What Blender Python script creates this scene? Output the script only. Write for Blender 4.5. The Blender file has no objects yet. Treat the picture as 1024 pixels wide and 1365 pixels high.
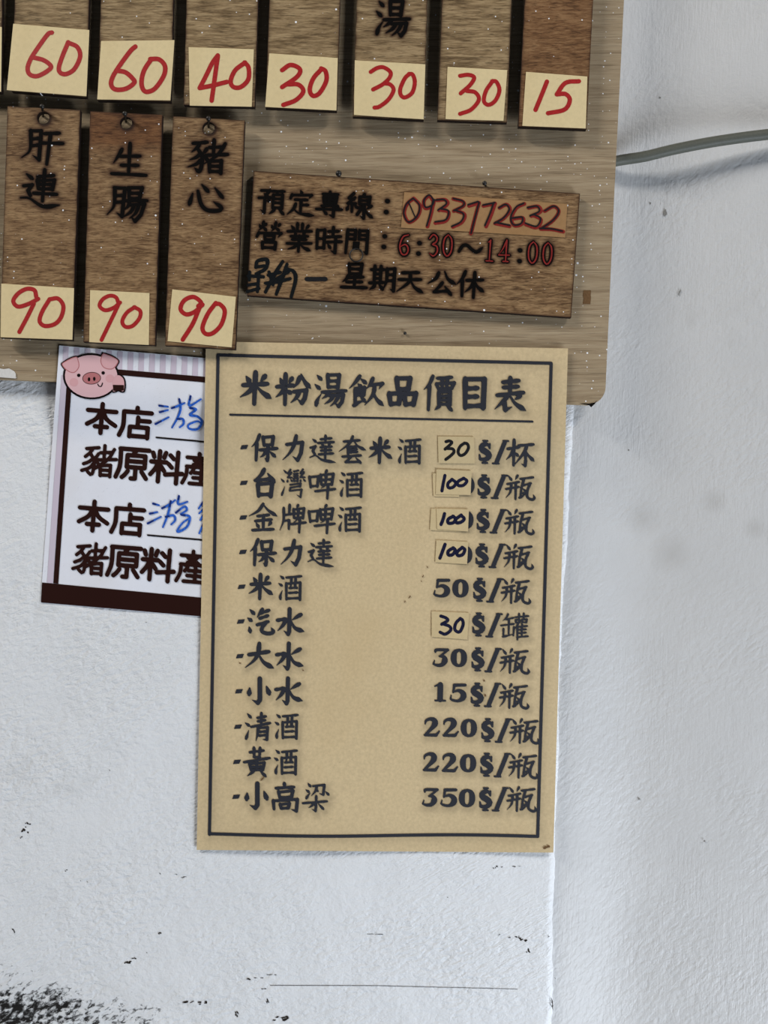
import bpy, math, random
import numpy as np
from mathutils import Matrix, Vector

# ------------------------------------------------------------------ camera, world, lights, exposure
SC = bpy.context.scene
COL = SC.collection
W, H = 1024.0, 1365.0
S = 0.4571 / 1024.0            # metres per pixel on the wall plane
D = 0.52                       # camera to wall
ZC = 1.55                      # camera height
ROLL = math.radians(2.1)
CA, SA = math.cos(ROLL), math.sin(ROLL)

cam_d = bpy.data.cameras.new('camera')
cam = bpy.data.objects.new('camera', cam_d)
COL.objects.link(cam)
cam_d.sensor_fit = 'HORIZONTAL'
cam_d.sensor_width = 36.0
cam_d.lens = 36.0 * D / (W * S)
cam_d.clip_start = 0.01
cam.matrix_world = Matrix(((CA, -SA, 0, 0), (0, 0, -1, -D), (SA, CA, 0, ZC), (0, 0, 0, 1)))
SC.camera = cam

SC.view_settings.view_transform = 'Standard'
SC.view_settings.look = 'None'
SC.view_settings.gamma = 1.0
SC.view_settings.use_curve_mapping = False
SC.view_settings.exposure = 0.0

world = bpy.data.worlds.new('room_light')
SC.world = world
world.use_nodes = True
world.node_tree.nodes['Background'].inputs[0].default_value = (0.80, 0.88, 1.0, 1)
world.node_tree.nodes['Background'].inputs[1].default_value = 0.05


def area(name, loc, target, size, energy, color, size_y=None):
    d = bpy.data.lights.new(name, 'AREA')
    d.energy = energy
    d.color = color
    d.size = size
    if size_y:
        d.shape = 'RECTANGLE'
        d.size_y = size_y
    o = bpy.data.objects.new(name, d)
    COL.objects.link(o)
    o.location = loc
    o.rotation_euler = (Vector(target) - Vector(loc)).to_track_quat('-Z', 'Y').to_euler()
    return o


# two fluorescent tubes up behind the photographer, left and right; daylight from the open shop front, low
area('ceiling_tube_lamp', (-1.80, -1.12, ZC + 1.50), (0, 0, ZC + .05), 1.00, 43.0, (1.0, 0.97, 0.92), 0.10)
area('ceiling_tube_lamp', (1.30, -1.05, ZC + 1.50), (0, 0, ZC + .05), 0.60, 17.5, (1.0, 0.97, 0.93), 0.10)
area('shop_front_daylight', (1.05, -0.72, ZC - 1.05), (-.1, 0, ZC - 0.25), 0.7, 24.5, (0.83, 0.905, 1.0), 0.6)


# ------------------------------------------------------------------ helpers
def P(px, py, h=0.0):
    """point seen at photo pixel (px, py), standing h metres off the left wall"""
    k = (D - h) / D * S
    dx, dy = px - W / 2, py - H / 2
    return (k * (dx * CA + dy * SA), -h, ZC + k * (dx * SA - dy * CA))


def PA(a, h):
    a = np.asarray(a, float)
    h = np.broadcast_to(np.asarray(h, float), a.shape[:1])
    k = (D - h) / D * S
    dx, dy = a[:, 0] - W / 2, a[:, 1] - H / 2
    return np.stack([k * (dx * CA + dy * SA), -h, ZC + k * (dx * SA - dy * CA)], 1)


MM = 0.001


def obj(name, verts, faces, mat, parent=None, smooth=False, attrs=None, loc=None):
    v = np.asarray(verts, float)
    if parent is None:
        if loc is None:
            loc = (v.min(0) + v.max(0)) / 2
        v = v - np.asarray(loc)
    else:
        base = Vector((0, 0, 0))
        p = parent
        while p:
            base += p.location
            p = p.parent
        v = v - np.array(base)
    me = bpy.data.meshes.new(name)
    me.from_pydata(v.tolist(), [], [tuple(int(i) for i in f) for f in faces])
    me.update()
    if attrs:
        for k, a in attrs.items():
            at = me.attributes.new(k, 'FLOAT', 'POINT')
            at.data.foreach_set('value', np.asarray(a, np.float32))
    if mat:
        me.materials.append(mat)
    if smooth:
        me.polygons.foreach_set('use_smooth', [True] * len(me.polygons))
    o = bpy.data.objects.new(name, me)
    COL.objects.link(o)
    if parent is None:
        o.location = loc
    else:
        o.parent = parent
    return o


def tag(o, label, cat, group=None):
    o['label'] = label
    o['category'] = cat
    if group:
        o['group'] = group
    return o


def bilin(c, u, v):
    c = np.asarray(c, float)
    u = u[:, None]
    v = v[:, None]
    return (c[0] * (1 - u) + c[1] * u) * (1 - v) + (c[3] * (1 - u) + c[2] * u) * v


def plate_mesh(c, hf, thick, step, hole=None, wob=0.0, seed=0):
    """front grid of a sheet with px corners TL,TR,BR,BL; hf = height of the front (number or f(xy)); returns verts, faces, front px"""
    c = np.asarray(c, float)
    w = np.linalg.norm(c[1] - c[0])
    h = np.linalg.norm(c[3] - c[0])
    nx, ny = max(1, int(w / step)), max(1, int(h / step))
    gu, gv = np.meshgrid(np.linspace(0, 1, nx + 1), np.linspace(0, 1, ny + 1))
    xy = bilin(c, gu.ravel(), gv.ravel())
    if wob:
        rs = np.random.RandomState(seed)
        edge = (gu.ravel() < 1e-6) | (gu.ravel() > 1 - 1e-6) | (gv.ravel() < 1e-6) | (gv.ravel() > 1 - 1e-6)
        xy[edge] += rs.uniform(-wob, wob, (edge.sum(), 2))
    idx = np.arange((nx + 1) * (ny + 1)).reshape(ny + 1, nx + 1)
    f = np.stack([idx[1:, :-1], idx[1:, 1:], idx[:-1, 1:], idx[:-1, :-1]], -1).reshape(-1, 4)
    if hole:
        hx, hy, hr = hole
        cen = xy[f].mean(1)
        keep = np.hypot(cen[:, 0] - hx, cen[:, 1] - hy) > hr
        rem = np.unique(f[~keep])
        f = f[keep]
        ring = np.intersect1d(rem, np.unique(f))
        d = xy[ring] - (hx, hy)
        xy[ring] = (hx, hy) + d / np.linalg.norm(d, axis=1)[:, None] * hr
    hh = hf(xy) if callable(hf) else np.full(len(xy), hf)
    n = len(xy)
    front = PA(xy, hh)
    back = PA(xy, hh)
    # back surface straight behind (away from the viewer) so that sides stay perpendicular to the wall
    back[:, 1] += thick
    verts = np.vstack([front, back])
    e = {}
    for q in f:
        for a, b in ((q[0], q[1]), (q[1], q[2]), (q[2], q[3]), (q[3], q[0])):
            if (b, a) in e:
                del e[(b, a)]
            else:
                e[(a, b)] = 1
    # the cut edge has vertices of its own
    rim = sorted({i for ab in e for i in ab})
    m1 = {i: 2 * n + k for k, i in enumerate(rim)}
    m2 = {i: 2 * n + len(rim) + k for k, i in enumerate(rim)}
    verts = np.vstack([verts, front[rim], back[rim]])
    sides = [(m1[b], m1[a], m2[a], m2[b]) for a, b in e]
    faces = [tuple(q) for q in f] + [tuple(q[::-1] + n) for q in f] + sides
    return verts, faces, xy


def wall_bend(xy):
    return np.zeros(len(xy))


# ---------------------------------------------------------------- brush strokes
def catmull(p, n=8):
    p = np.asarray(p, float)
    if len(p) < 3:
        return p
    q = np.vstack([2 * p[0] - p[1], p, 2 * p[-1] - p[-2]])
    out = []
    for i in range(1, len(q) - 2):
        for t in np.linspace(0, 1, n, endpoint=False):
            a, b, c, d = q[i - 1], q[i], q[i + 1], q[i + 2]
            out.append(0.5 * (2 * b + (c - a) * t + (2 * a - 5 * b + 4 * c - d) * t * t + (3 * b - a - 3 * c + d) * t ** 3))
    out.append(p[-1])
    return np.array(out)


def resample(p, n):
    d = np.r_[0, np.cumsum(np.linalg.norm(np.diff(p[:, :2], axis=0), axis=1))]
    if d[-1] == 0:
        return p
    t = np.linspace(0, d[-1], n)
    return np.stack([np.interp(t, d, p[:, k]) for k in range(p.shape[1])], 1)


PROF = {
    'h': ([0, .12, .5, .85, 1], [.80, .95, .74, 1.0, .78]),
    's': ([0, .1, .5, 1], [.9, 1.08, .92, .80]),
    'p': ([0, .12, .5, 1], [.85, 1.08, .85, .18]),
    'n': ([0, .4, .80, 1], [.40, .75, 1.25, .25]),
    'd': ([0, .55, .85, 1], [.38, 1.0, 1.12, .7]),
    't': ([0, .2, .5, 1], [.85, 1.15, .75, .15]),
}


def strokes_of(glyph, style):
    """glyph text -> list of arrays (x, y, r factor)"""
    out = []
    for s in glyph.split(';'):
        k = s.split()
        typ = k[0]
        pts = np.array([[float(a) for a in q.split(',')] for q in k[1:]])
        if typ == 'v':                       # explicit radius in the third number
            q = resample(catmull(pts), 22) if len(pts) > 2 else resample(pts, 6)
            out.append(np.c_[q[:, :2], q[:, 2] / 100.0])
            continue
        if style == 'round':
            if typ in 'pndtc' and len(pts) > 2:
                q = resample(catmull(pts), 14)
                out.append(np.c_[q, np.ones(len(q))])
            else:
                for a, b in zip(pts[:-1], pts[1:]):
                    out.append(np.c_[np.array([a, b]), np.ones(2)])
            continue
        if typ in PROF:
            q = resample(catmull(pts), 14)
            t = np.linspace(0, 1, len(q))
            out.append(np.c_[q, np.interp(t, *PROF[typ])])
        elif typ == 'c':
            q = resample(catmull(pts), 24)
            t = np.linspace(0, 1, len(q))
            out.append(np.c_[q, np.interp(t, [0, .1, .75, .88, 1], [.8, 1, 1.05, 1.05, .2])])
        else:                                 # z: corners; g: corners then a hook
            m = len(pts) - 1
            for i, (a, b) in enumerate(zip(pts[:-1], pts[1:])):
                q = resample(np.array([a, b]), 5)
                hv = abs(b[0] - a[0]) > abs(b[1] - a[1])
                r = np.full(5, .84 if hv else 1.0)
                if typ == 'g' and i == m - 1:
                    r = np.linspace(1.0, .15, 5)
                out.append(np.c_[q, r])
    return out


G = {
    '米': 'd 22,16 33,32;p 80,12 66,30;h 12,42 88,36;s 50,2 48,98;p 46,44 30,62 4,78;n 54,44 72,62 100,80',
    '粉': 'd 12,18 19,34;p 46,16 37,32;h 2,44 50,38;s 27,4 27,98;p 26,46 16,62 0,76;d 32,54 43,63;p 68,12 62,30 50,46;n 72,4 84,28 100,46;g 52,58 88,52 84,78 76,92 64,82;p 68,56 60,76 44,92',
    '湯': 'd 10,6 22,18;d 4,34 18,46;t 8,96 12,80 24,60;s 42,2 44,42;z 42,4 78,2 74,42;h 46,22 74,21;h 46,40 74,39;h 26,56 100,50;p 50,54 40,66 26,76;g 48,66 92,62 88,84 78,98 66,88;p 62,66 52,80 34,92;p 78,66 68,84 52,98',
    '飲': 'p 32,2 18,24 2,42;d 36,12 50,24;d 28,28 36,36;z 20,42 46,38 44,62;h 22,52 44,50;h 22,63 44,61;s 20,42 20,90;t 16,96 30,86 48,78;d 36,68 48,82;p 70,8 62,28 52,42;g 64,30 98,24 88,42;p 76,34 70,62 48,94;n 72,50 82,74 102,94',
    '品': 's 28,4 32,42;z 28,6 76,4 70,42;h 32,42 70,40;s 2,56 8,94;z 4,58 42,54 38,90;h 8,92 40,88;s 56,56 62,94;z 56,58 98,54 90,92;h 60,92 92,88',
    '價': 'p 30,2 20,24 2,42;s 20,28 18,100;h 44,8 90,4;s 42,24 48,38;z 42,24 98,20 90,36;s 60,8 60,38;s 76,8 74,38;h 48,39 90,36;s 50,46 50,84;z 50,48 86,45 86,84;h 50,60 84,58;h 50,71 84,70;h 50,83 86,82;p 54,86 48,92 38,100;d 74,84 92,100',
    '目': 's 18,4 20,98;z 18,6 82,4 80,96;h 24,36 60,33;h 24,62 60,60;h 22,92 80,88',
    '表': 'h 26,14 78,8;h 28,30 76,26;h 8,54 94,44;s 50,0 50,50;p 44,54 28,72 2,96;g 32,68 36,98 58,88;p 84,54 66,66;n 50,54 68,78 102,98',
    '保': 'p 32,0 22,26 2,48;s 22,32 20,100;s 46,8 50,42;z 46,10 86,6 82,40;h 50,40 84,38;h 34,60 102,52;s 66,44 66,90;g 66,86 64,100 54,92;p 60,62 50,78 36,88;d 74,66 94,84',
    '力': 'g 18,36 88,26 82,70 68,98 46,84;p 60,0 50,40 30,72 2,98',
    '達': 'd 10,14 24,24;z 2,46 22,40 12,58 20,70;n 0,82 24,74 50,90 104,98;h 42,14 86,9;s 62,0 62,26;h 32,28 96,23;d 46,30 54,39;p 80,28 72,39;h 42,44 88,40;h 44,56 86,53;h 36,70 94,65;s 63,40 62,86',
    '套': 'h 18,20 78,14;p 52,0 40,26 0,58;n 56,16 72,36 102,50;h 38,40 72,36;h 38,50 68,47;h 38,60 70,57;s 35,36 35,72;h 14,76 84,70;z 48,76 26,96 78,94;d 66,80 84,98',
    '酒': 'd 8,6 22,16;d 2,36 16,44;t 10,96 10,82 18,62;h 34,12 98,5;s 34,34 36,98;z 34,36 94,30 94,98;p 56,14 54,42 46,54;z 74,14 72,50 80,52;h 48,53 80,50;h 46,72 82,69;h 38,94 92,91',
    '杯': 'h 2,36 46,28;s 26,0 26,100;p 24,40 14,60 -2,78;d 30,50 42,62;h 44,22 100,16;p 76,20 64,50 30,98;s 70,42 72,84;g 72,80 70,100 56,94;n 72,44 84,62 104,82',
    '瓶': 'd 8,4 20,22;p 42,2 34,20;h 4,38 48,28;h 0,58 48,48;p 20,36 16,70 0,94;s 36,32 36,98;h 52,16 100,8;s 66,16 58,50 54,88;t 50,92 60,86 74,76;h 62,42 92,32;c 90,34 80,60 80,88 96,98 106,92 102,78;d 64,56 75,68;h 62,74 74,70',
    '罐': 'p 24,2 18,16 4,30;h 16,24 46,16;h -2,48 48,40;s 28,22 28,80;s 8,60 8,90;s 48,52 46,86;t 6,92 20,88 48,80;h 52,14 102,8;s 66,0 66,20;s 84,-2 84,18;z 54,24 68,23 68,34;s 54,24 54,35;h 54,34 68,34;z 78,22 96,21 94,33;s 78,22 78,34;h 78,33 94,33;p 64,38 58,50 48,62;s 60,50 62,102;d 76,38 80,45;h 60,52 98,47;h 60,64 94,60;h 60,77 94,73;h 60,92 102,87;s 78,50 78,90',
    '台': 'p 50,0 36,22 8,40;h 12,42 86,34;d 66,16 94,46;s 24,54 28,100;z 24,56 86,50 80,100;h 28,94 82,92',
    '灣': 'd 10,4 22,14;d 0,36 12,46;t 4,94 10,78 16,62;z 38,2 28,16 40,18;z 42,12 28,30 44,30;d 28,38 26,46;d 40,36 46,44;h 52,8 72,4;h 52,17 70,15;h 52,25 70,23;z 52,33 70,31 68,43;s 52,33 54,44;h 54,43 68,41;z 90,0 80,14 94,14;z 94,10 80,28 98,28;d 82,36 80,44;d 92,34 100,42;z 38,56 82,50 80,62;h 42,66 80,60;s 40,66 36,78;g 36,78 86,72 82,100 66,92',
    '啤': 's 0,24 6,64;z 2,26 36,22 32,60;h 8,60 34,57;p 68,0 60,14;s 44,16 48,54;z 44,18 94,12 88,52;h 48,36 88,32;h 48,54 88,50;p 66,16 62,54 46,66;h 24,78 102,68;s 74,54 72,104',
    '牌': 'p 14,12 14,60 0,98;s 38,0 36,36;h 16,40 48,34;h 16,62 38,58;s 37,60 36,92;p 72,0 66,12;s 54,16 56,50;z 54,18 96,12 92,50;h 56,34 92,30;h 56,50 92,47;p 74,16 70,52 54,68;h 44,74 104,66;s 80,50 78,104',
    '金': 'p 50,0 32,26 -2,46;n 50,2 70,24 102,44;h 30,46 72,40;h 22,64 82,57;s 52,42 52,94;d 26,72 35,86;p 80,68 70,82;h 12,98 90,93',
    '汽': 'd 8,4 24,20;d 0,38 14,48;d 6,74 10,94;p 56,0 48,14 36,34;h 46,18 82,4;h 46,38 78,26;h 36,64 80,50;c 74,52 58,72 56,90 78,98 100,92 92,74',
    '水': 'g 50,2 50,88 46,98 30,86;h 4,46 36,40;p 38,42 26,64 6,86;p 94,22 80,30 60,44;n 54,44 72,74 106,86',
    '大': 'h 12,46 86,32;p 50,0 46,40 32,68 0,98;n 48,44 68,76 104,98',
    '小': 'g 54,0 56,86 48,98 26,88;d 14,40 12,66;d 82,32 94,62',
    '清': 'd 10,4 24,18;d 2,38 18,48;t 6,96 10,84 16,64;h 50,18 84,12;h 52,31 82,26;h 26,52 102,36;s 66,0 66,48;p 54,54 52,78 46,104;g 54,56 92,52 90,98 74,98;h 58,70 86,67;h 58,84 86,81',
    '黃': 'h 22,16 76,8;s 38,-2 40,34;s 62,-2 60,34;h 38,34 62,33;h 0,54 100,36;s 22,58 28,84;z 22,60 80,54 74,82;s 50,46 50,82;h 30,72 72,69;h 28,84 76,81;p 40,86 28,96 14,106;d 64,86 86,106',
    '高': 's 46,-4 48,12;h 10,16 88,10;s 22,28 28,54;z 22,32 84,24 78,50;h 28,53 80,49;s 0,64 4,98;g 0,66 104,58 100,104 78,98;s 30,78 34,94;z 30,80 70,74 66,92;h 34,95 68,92',
    '梁': 'd 20,-4 30,8;d 12,22 24,30;t 14,56 20,46 30,32;g 40,6 86,0 82,40 66,36;p 56,6 50,26 34,46;d 50,18 60,26;d 92,28 104,40;h 0,76 98,66;s 54,46 54,88;g 54,86 52,106 38,100;p 48,74 36,86 24,94;d 64,78 84,98',
    '肝': 'p 20,2 20,60 0,84;g 18,4 46,2 44,88 28,76;h 22,28 42,24;h 22,48 42,44;h 54,10 92,6;h 44,38 102,36;s 70,8 64,100',
    '連': 'd 14,14 30,26;z 8,46 30,42 20,58 26,70;n 2,78 24,78 60,98 102,92;h 42,20 84,14;s 60,0 58,84;s 42,28 46,52;z 42,30 86,26 82,52;h 46,40 82,38;h 46,52 82,50;h 34,64 94,64',
    '生': 'p 28,18 20,36 6,60;h 24,40 80,36;h 28,66 76,64;h 2,92 100,92;s 50,0 50,92',
    '腸': 'p 16,6 16,60 0,88;g 14,6 42,6 38,92 24,82;h 18,30 38,28;h 18,50 38,48;s 52,4 54,36;z 50,4 86,2 80,36;h 54,20 80,19;h 54,36 80,35;h 44,44 100,40;p 56,46 52,60 42,72;g 56,56 94,50 86,84 72,104 62,92;p 68,56 60,76 40,94;p 80,56 72,80 58,96',
    '豬': 'h 10,14 48,8;p 28,16 20,28 8,40;c 24,30 36,52 36,80 30,98 18,88;p 32,44 20,56 4,64;p 34,62 22,76 0,86;p 48,28 42,38 34,46;d 40,46 52,64;h 54,24 90,20;s 66,0 66,44;h 46,48 104,42;p 96,10 78,44 40,76;s 56,66 58,98;z 56,66 88,62 88,100;h 58,80 86,79;h 58,96 88,95',
    '心': 'd 14,36 6,70;c 28,28 38,66 56,84 86,84 94,74 72,58;d 38,8 56,28;d 74,16 96,44',
    '預': 'z 8,8 42,6 26,26;d 20,20 36,30;z 0,38 44,34 38,48;g 24,38 24,96 10,86;h 50,8 98,6;p 72,8 66,20;s 56,22 56,76;z 56,22 92,20 92,76;h 56,38 90,37;h 56,54 90,53;h 56,74 90,73;p 64,78 58,88 44,100;d 80,78 100,98',
    '定': 'd 48,0 54,12;s 16,18 10,34;g 14,20 92,16 82,30;h 28,38 76,36;s 52,38 52,86;h 52,58 80,56;p 32,54 24,76 0,100;n 24,74 48,92 106,98',
    '專': 'h 22,10 82,8;s 50,0 50,54;s 26,20 28,46;z 26,20 78,18 74,46;h 28,32 74,31;h 28,45 74,44;h 20,58 82,54;d 74,48 86,60;h 0,72 100,68;g 68,58 68,98 50,92;d 28,78 42,90',
    '線': 'z 26,0 8,20 28,24;z 32,16 4,42 36,40;s 22,42 22,74;d 8,50 2,68;d 32,46 42,58;p 68,0 60,12;s 50,12 50,42;z 50,12 90,10 88,42;h 50,26 86,25;h 50,41 88,40;g 70,44 70,98 56,90;z 46,56 62,54 44,84;p 98,46 78,60;n 74,58 84,78 106,94',
    '營': 'd 8,12 14,22;p 34,8 30,18;p 24,0 20,20 6,34;d 24,20 36,32;d 58,12 62,22;p 90,6 82,16;p 74,0 70,20 58,34;d 74,20 88,30;s 8,42 0,58;g 8,44 98,40 86,56;s 32,52 34,68;z 32,52 70,50 68,68;h 34,67 68,66;s 24,78 26,102;z 24,78 78,76 76,102;h 26,98 76,97',
    '業': 's 40,-2 40,24;s 60,-2 60,24;d 16,8 28,22;p 84,4 74,18;h 2,30 98,24;d 30,32 36,42;p 70,32 62,42;h 16,48 84,44;h 22,60 78,57;h 2,76 100,70;s 50,44 50,104;p 46,74 32,88 6,98;n 54,74 70,88 98,98',
    '時': 's 4,14 6,88;z 4,16 34,12 34,84;h 8,48 34,47;h 8,84 34,82;h 48,18 90,14;s 68,0 68,38;h 40,40 100,34;h 42,60 104,54;g 80,42 80,100 62,92;d 50,68 60,82',
    '間': 's 6,4 2,102;z 6,6 42,4 42,42;h 8,24 40,23;h 8,42 40,41;s 60,4 60,42;g 60,6 98,4 98,98 84,92;h 60,24 94,23;h 60,41 94,40',
    '星': 's 26,2 30,44;z 26,4 78,0 74,42;h 30,22 74,21;h 30,42 74,40;p 26,48 20,62 4,76;h 24,58 86,52;h 20,76 82,72;h 0,98 102,94;s 52,44 52,94',
    '期': 'h 4,18 56,14;s 18,2 18,70;s 42,2 42,70;h 18,34 42,33;h 18,52 42,51;h 0,72 58,66;p 22,78 16,88 2,98;d 38,76 54,94;p 66,10 66,62 52,100;g 66,12 96,8 96,98 82,92;h 68,34 92,33;h 68,58 92,57',
    '天': 'h 18,16 82,10;h 6,46 92,40;p 50,16 46,54 0,98;n 52,46 70,76 104,96',
    '公': 'p 38,8 28,34 0,58;n 60,2 74,34 104,54;p 54,50 40,72 22,90;h 24,92 78,84;d 64,66 88,100',
    '休': 'p 30,0 20,28 0,54;s 20,32 22,100;h 36,36 98,30;s 66,2 66,104;p 64,38 54,62 32,84;n 68,38 80,60 104,78',
    '本': 'h 8,26 92,26;s 50,4 50,96;p 46,30 34,52 8,70;n 54,30 66,52 92,70;h 32,76 68,76',
    '店': 's 52,4 52,16;h 14,18 94,18;p 14,20 14,62 4,92;s 56,34 56,60;h 58,44 90,44;z 34,94 34,64 86,64 86,96;h 36,92 86,92',
    '原': 'h 12,8 96,8;p 14,10 14,60 4,94;p 58,12 50,24;s 34,26 34,62;z 34,26 86,26 86,62;h 34,44 86,44;h 34,62 86,62;z 60,64 60,96 48,96;p 38,74 30,86 22,94;d 78,74 92,94',
    '料': 'd 8,12 12,24;p 46,10 42,24;s 28,6 28,96;h 4,38 50,38;p 24,44 16,60 4,76;d 32,48 44,64;d 60,16 70,26;d 56,42 66,52;h 48,74 98,68;s 82,6 82,98',
    '產': 's 50,2 50,12;h 14,16 90,16;p 64,20 54,28 34,38;d 36,24 66,38;h 14,44 94,44;p 16,46 14,72 4,96;p 36,50 32,58 28,64;h 38,62 86,62;h 36,78 82,78;h 26,96 94,96;s 60,50 60,94',
    # bold printed numerals (radius as third number)
    '0': 'v 44,8,7 22,20,13 15,50,16 22,80,13 44,92,7 66,80,13 73,50,16 66,20,13 44,8,7',
    '1': 'v 46,12,15 46,90,15;v 14,20,4 42,8,8;v 18,96,5 76,96,5',
    '2': 'v 8,36,3 12,18,7 34,8,9 58,14,14 62,34,16 46,56,11 14,88,7;v 8,94,7 70,93,9;v 70,93,9 88,72,4',
    '3': 'v 14,22,5 20,10,8 86,9,8;v 84,12,6 44,42,6;v 38,44,5 62,46,10 70,66,16 54,88,11 26,92,8 4,86,5;v 4,86,5 10,66,3',
    '5': 'v 22,10,9 82,8,8;v 22,10,8 16,48,5;v 18,46,4 46,38,9 72,54,15 70,78,15 44,93,8 14,90,7 2,84,5;v 2,84,5 6,64,3',
    '$': 'v 78,34,4 70,17,8 48,13,11 24,22,14 26,40,16 54,52,16 74,66,16 68,82,13 42,90,10 14,88,8;v 14,88,7 8,66,4;v 80,10,4 80,34,4;v 46,0,9 46,10,9;v 32,-4,5 62,-4,5;v 46,92,9 46,104,9;v 30,107,5 64,107,5',
    '/': 'v 76,0,11 26,104,11;v 66,-5,5 98,-5,5;v 2,109,5 40,109,5',
    '-': 'v 22,50,17 78,50,17',
    # slim engraved numerals
    'e6': 'c 66,10 34,20 18,60 34,94 62,92 70,70 54,52 30,58 18,70',
    'e3': 'c 20,22 40,4 64,16 60,36 38,46 66,54 70,78 48,96 22,84',
    'e0': 'c 44,4 24,20 18,50 24,80 44,96 64,80 70,50 64,20 44,4 40,6',
    'e1': 's 44,6 44,94;p 46,6 36,14 26,16;h 24,96 66,96',
    'e4': 's 56,4 56,94;p 56,6 34,44 12,68;h 12,70 78,68;h 40,96 72,96',
    'e~': 'c 2,70 16,40 34,36 56,58 76,66 98,40',
}


class Ink:
    """collects strokes in photo pixels and builds one flat ink mesh that follows a surface"""

    def __init__(self):
        self.st = []
        self.polys = []

    def glyph(self, ch, cx, cy, w, h, r, rot=0.0, style='kai', slant=0.0):
        c, s = math.cos(math.radians(rot)), math.sin(math.radians(rot))
        num = ch in '0123456789$/-'
        for q in strokes_of(G[ch], style):
            x = (q[:, 0] / 100 - (.44 if num and ch not in '/-' else .5)) * w
            y = (q[:, 1] / 100 - .5) * h
            x = x - slant * y
            rad = q[:, 2] * (h if num else r)
            self.st.append(np.c_[cx + x * c - y * s, cy + x * s + y * c, rad])
        return self

    def line(self, pts, r, curve=True, org=(0, 0), sc=1.0, ends=None):
        p = np.asarray(pts, float) / sc + np.asarray(org, float)
        q = catmull(p, 7) if curve and len(p) > 2 else p
        rr = np.full(len(q), float(r))
        if ends:
            rr = r * np.interp(np.linspace(0, 1, len(q)), [0, .5, 1], [ends[0], 1, ends[1]])
        self.st.append(np.c_[q, rr])
        return self

    def samples(self, step=1.5):
        out = []
        for q in self.st:
            L = np.linalg.norm(np.diff(q[:, :2], axis=0), axis=1).sum()
            out.append(resample(q, max(2, int(L / step))))
        return np.vstack(out)

    def build(self, name, mat, parent, hf, eps=0.00012):
        V, F, Hh = [], [], []
        n0 = 0
        for k, q in enumerate(self.st):
            p, r = q[:, :2], q[:, 2]
            keep = np.r_[True, np.linalg.norm(np.diff(p, axis=0), axis=1) > 1e-4]
            p, r = p[keep], r[keep]
            if len(p) < 2:
                continue
            L = np.linalg.norm(np.diff(p, axis=0), axis=1).sum()
            if L > 12 and len(p) == 2:
                q2 = resample(np.c_[p, r], max(2, int(L / 6)))
                p, r = q2[:, :2], q2[:, 2]
            t = np.gradient(p, axis=0)
            t /= np.linalg.norm(t, axis=1)[:, None] + 1e-12
            nrm = np.c_[-t[:, 1], t[:, 0]]
            a, b = p + nrm * r[:, None], p - nrm * r[:, None]
            m = len(p)
            vs = np.vstack([a, b])
            fs = [(i, i + 1, m + i + 1, m + i) for i in range(m - 1)]
            # round caps
            for end, sgn in ((0, -1), (m - 1, 1)):
                a0 = math.atan2(nrm[end][1], nrm[end][0])
                cap = [p[end] + r[end] * np.array([math.cos(a0 - sgn * math.pi * j / 6), math.sin(a0 - sgn * math.pi * j / 6)]) for j in range(1, 6)]
                base = len(vs)
                vs = np.vstack([vs, cap])
                ring = [end] + list(range(base, base + 5)) + [m + end]
                fs.append(tuple(ring) if sgn > 0 else tuple(ring[::-1]))
            V.append(vs)
            ramp = np.linspace(0, 4e-6, m)
            Hh.append(eps + k * 1.2e-6 + np.r_[ramp, ramp, np.zeros(5), np.full(5, 4e-6)])
            F += [tuple(i + n0 for i in f) for f in fs]
            n0 += len(vs)
        for p in self.polys:
            V.append(np.asarray(p, float))
            Hh.append(np.full(len(p), eps))
            F.append(tuple(range(n0, n0 + len(p))))
            n0 += len(p)
        V = np.vstack(V)
        hh = hf(V) if callable(hf) else np.full(len(V), hf)
        pts = PA(V, hh + np.concatenate(Hh))
        # make every face look at the room (-Y)
        out = []
        for f in F:
            q = V[list(f)]
            ar = np.sum(q[:, 0] * np.roll(q[:, 1], -1) - np.roll(q[:, 0], -1) * q[:, 1])
            out.append(f if ar < 0 else f[::-1])
        return obj(name, pts, out, mat, parent)


def near(xy, smp):
    """distance in px from points to stroke outline"""
    d = np.full(len(xy), 1e9)
    for i in range(0, len(smp), 64):
        q = smp[i:i + 64]
        dd = np.hypot(xy[:, None, 0] - q[None, :, 0], xy[:, None, 1] - q[None, :, 1]) - q[None, :, 2]
        d = np.minimum(d, dd.min(1))
    return d


# ------------------------------------------------------------------ materials
def srgb(r, g, b):
    f = lambda c: c / 12.92 if c <= .04045 else ((c + .055) / 1.055) ** 2.4
    return (f(r / 255), f(g / 255), f(b / 255), 1)


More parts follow.
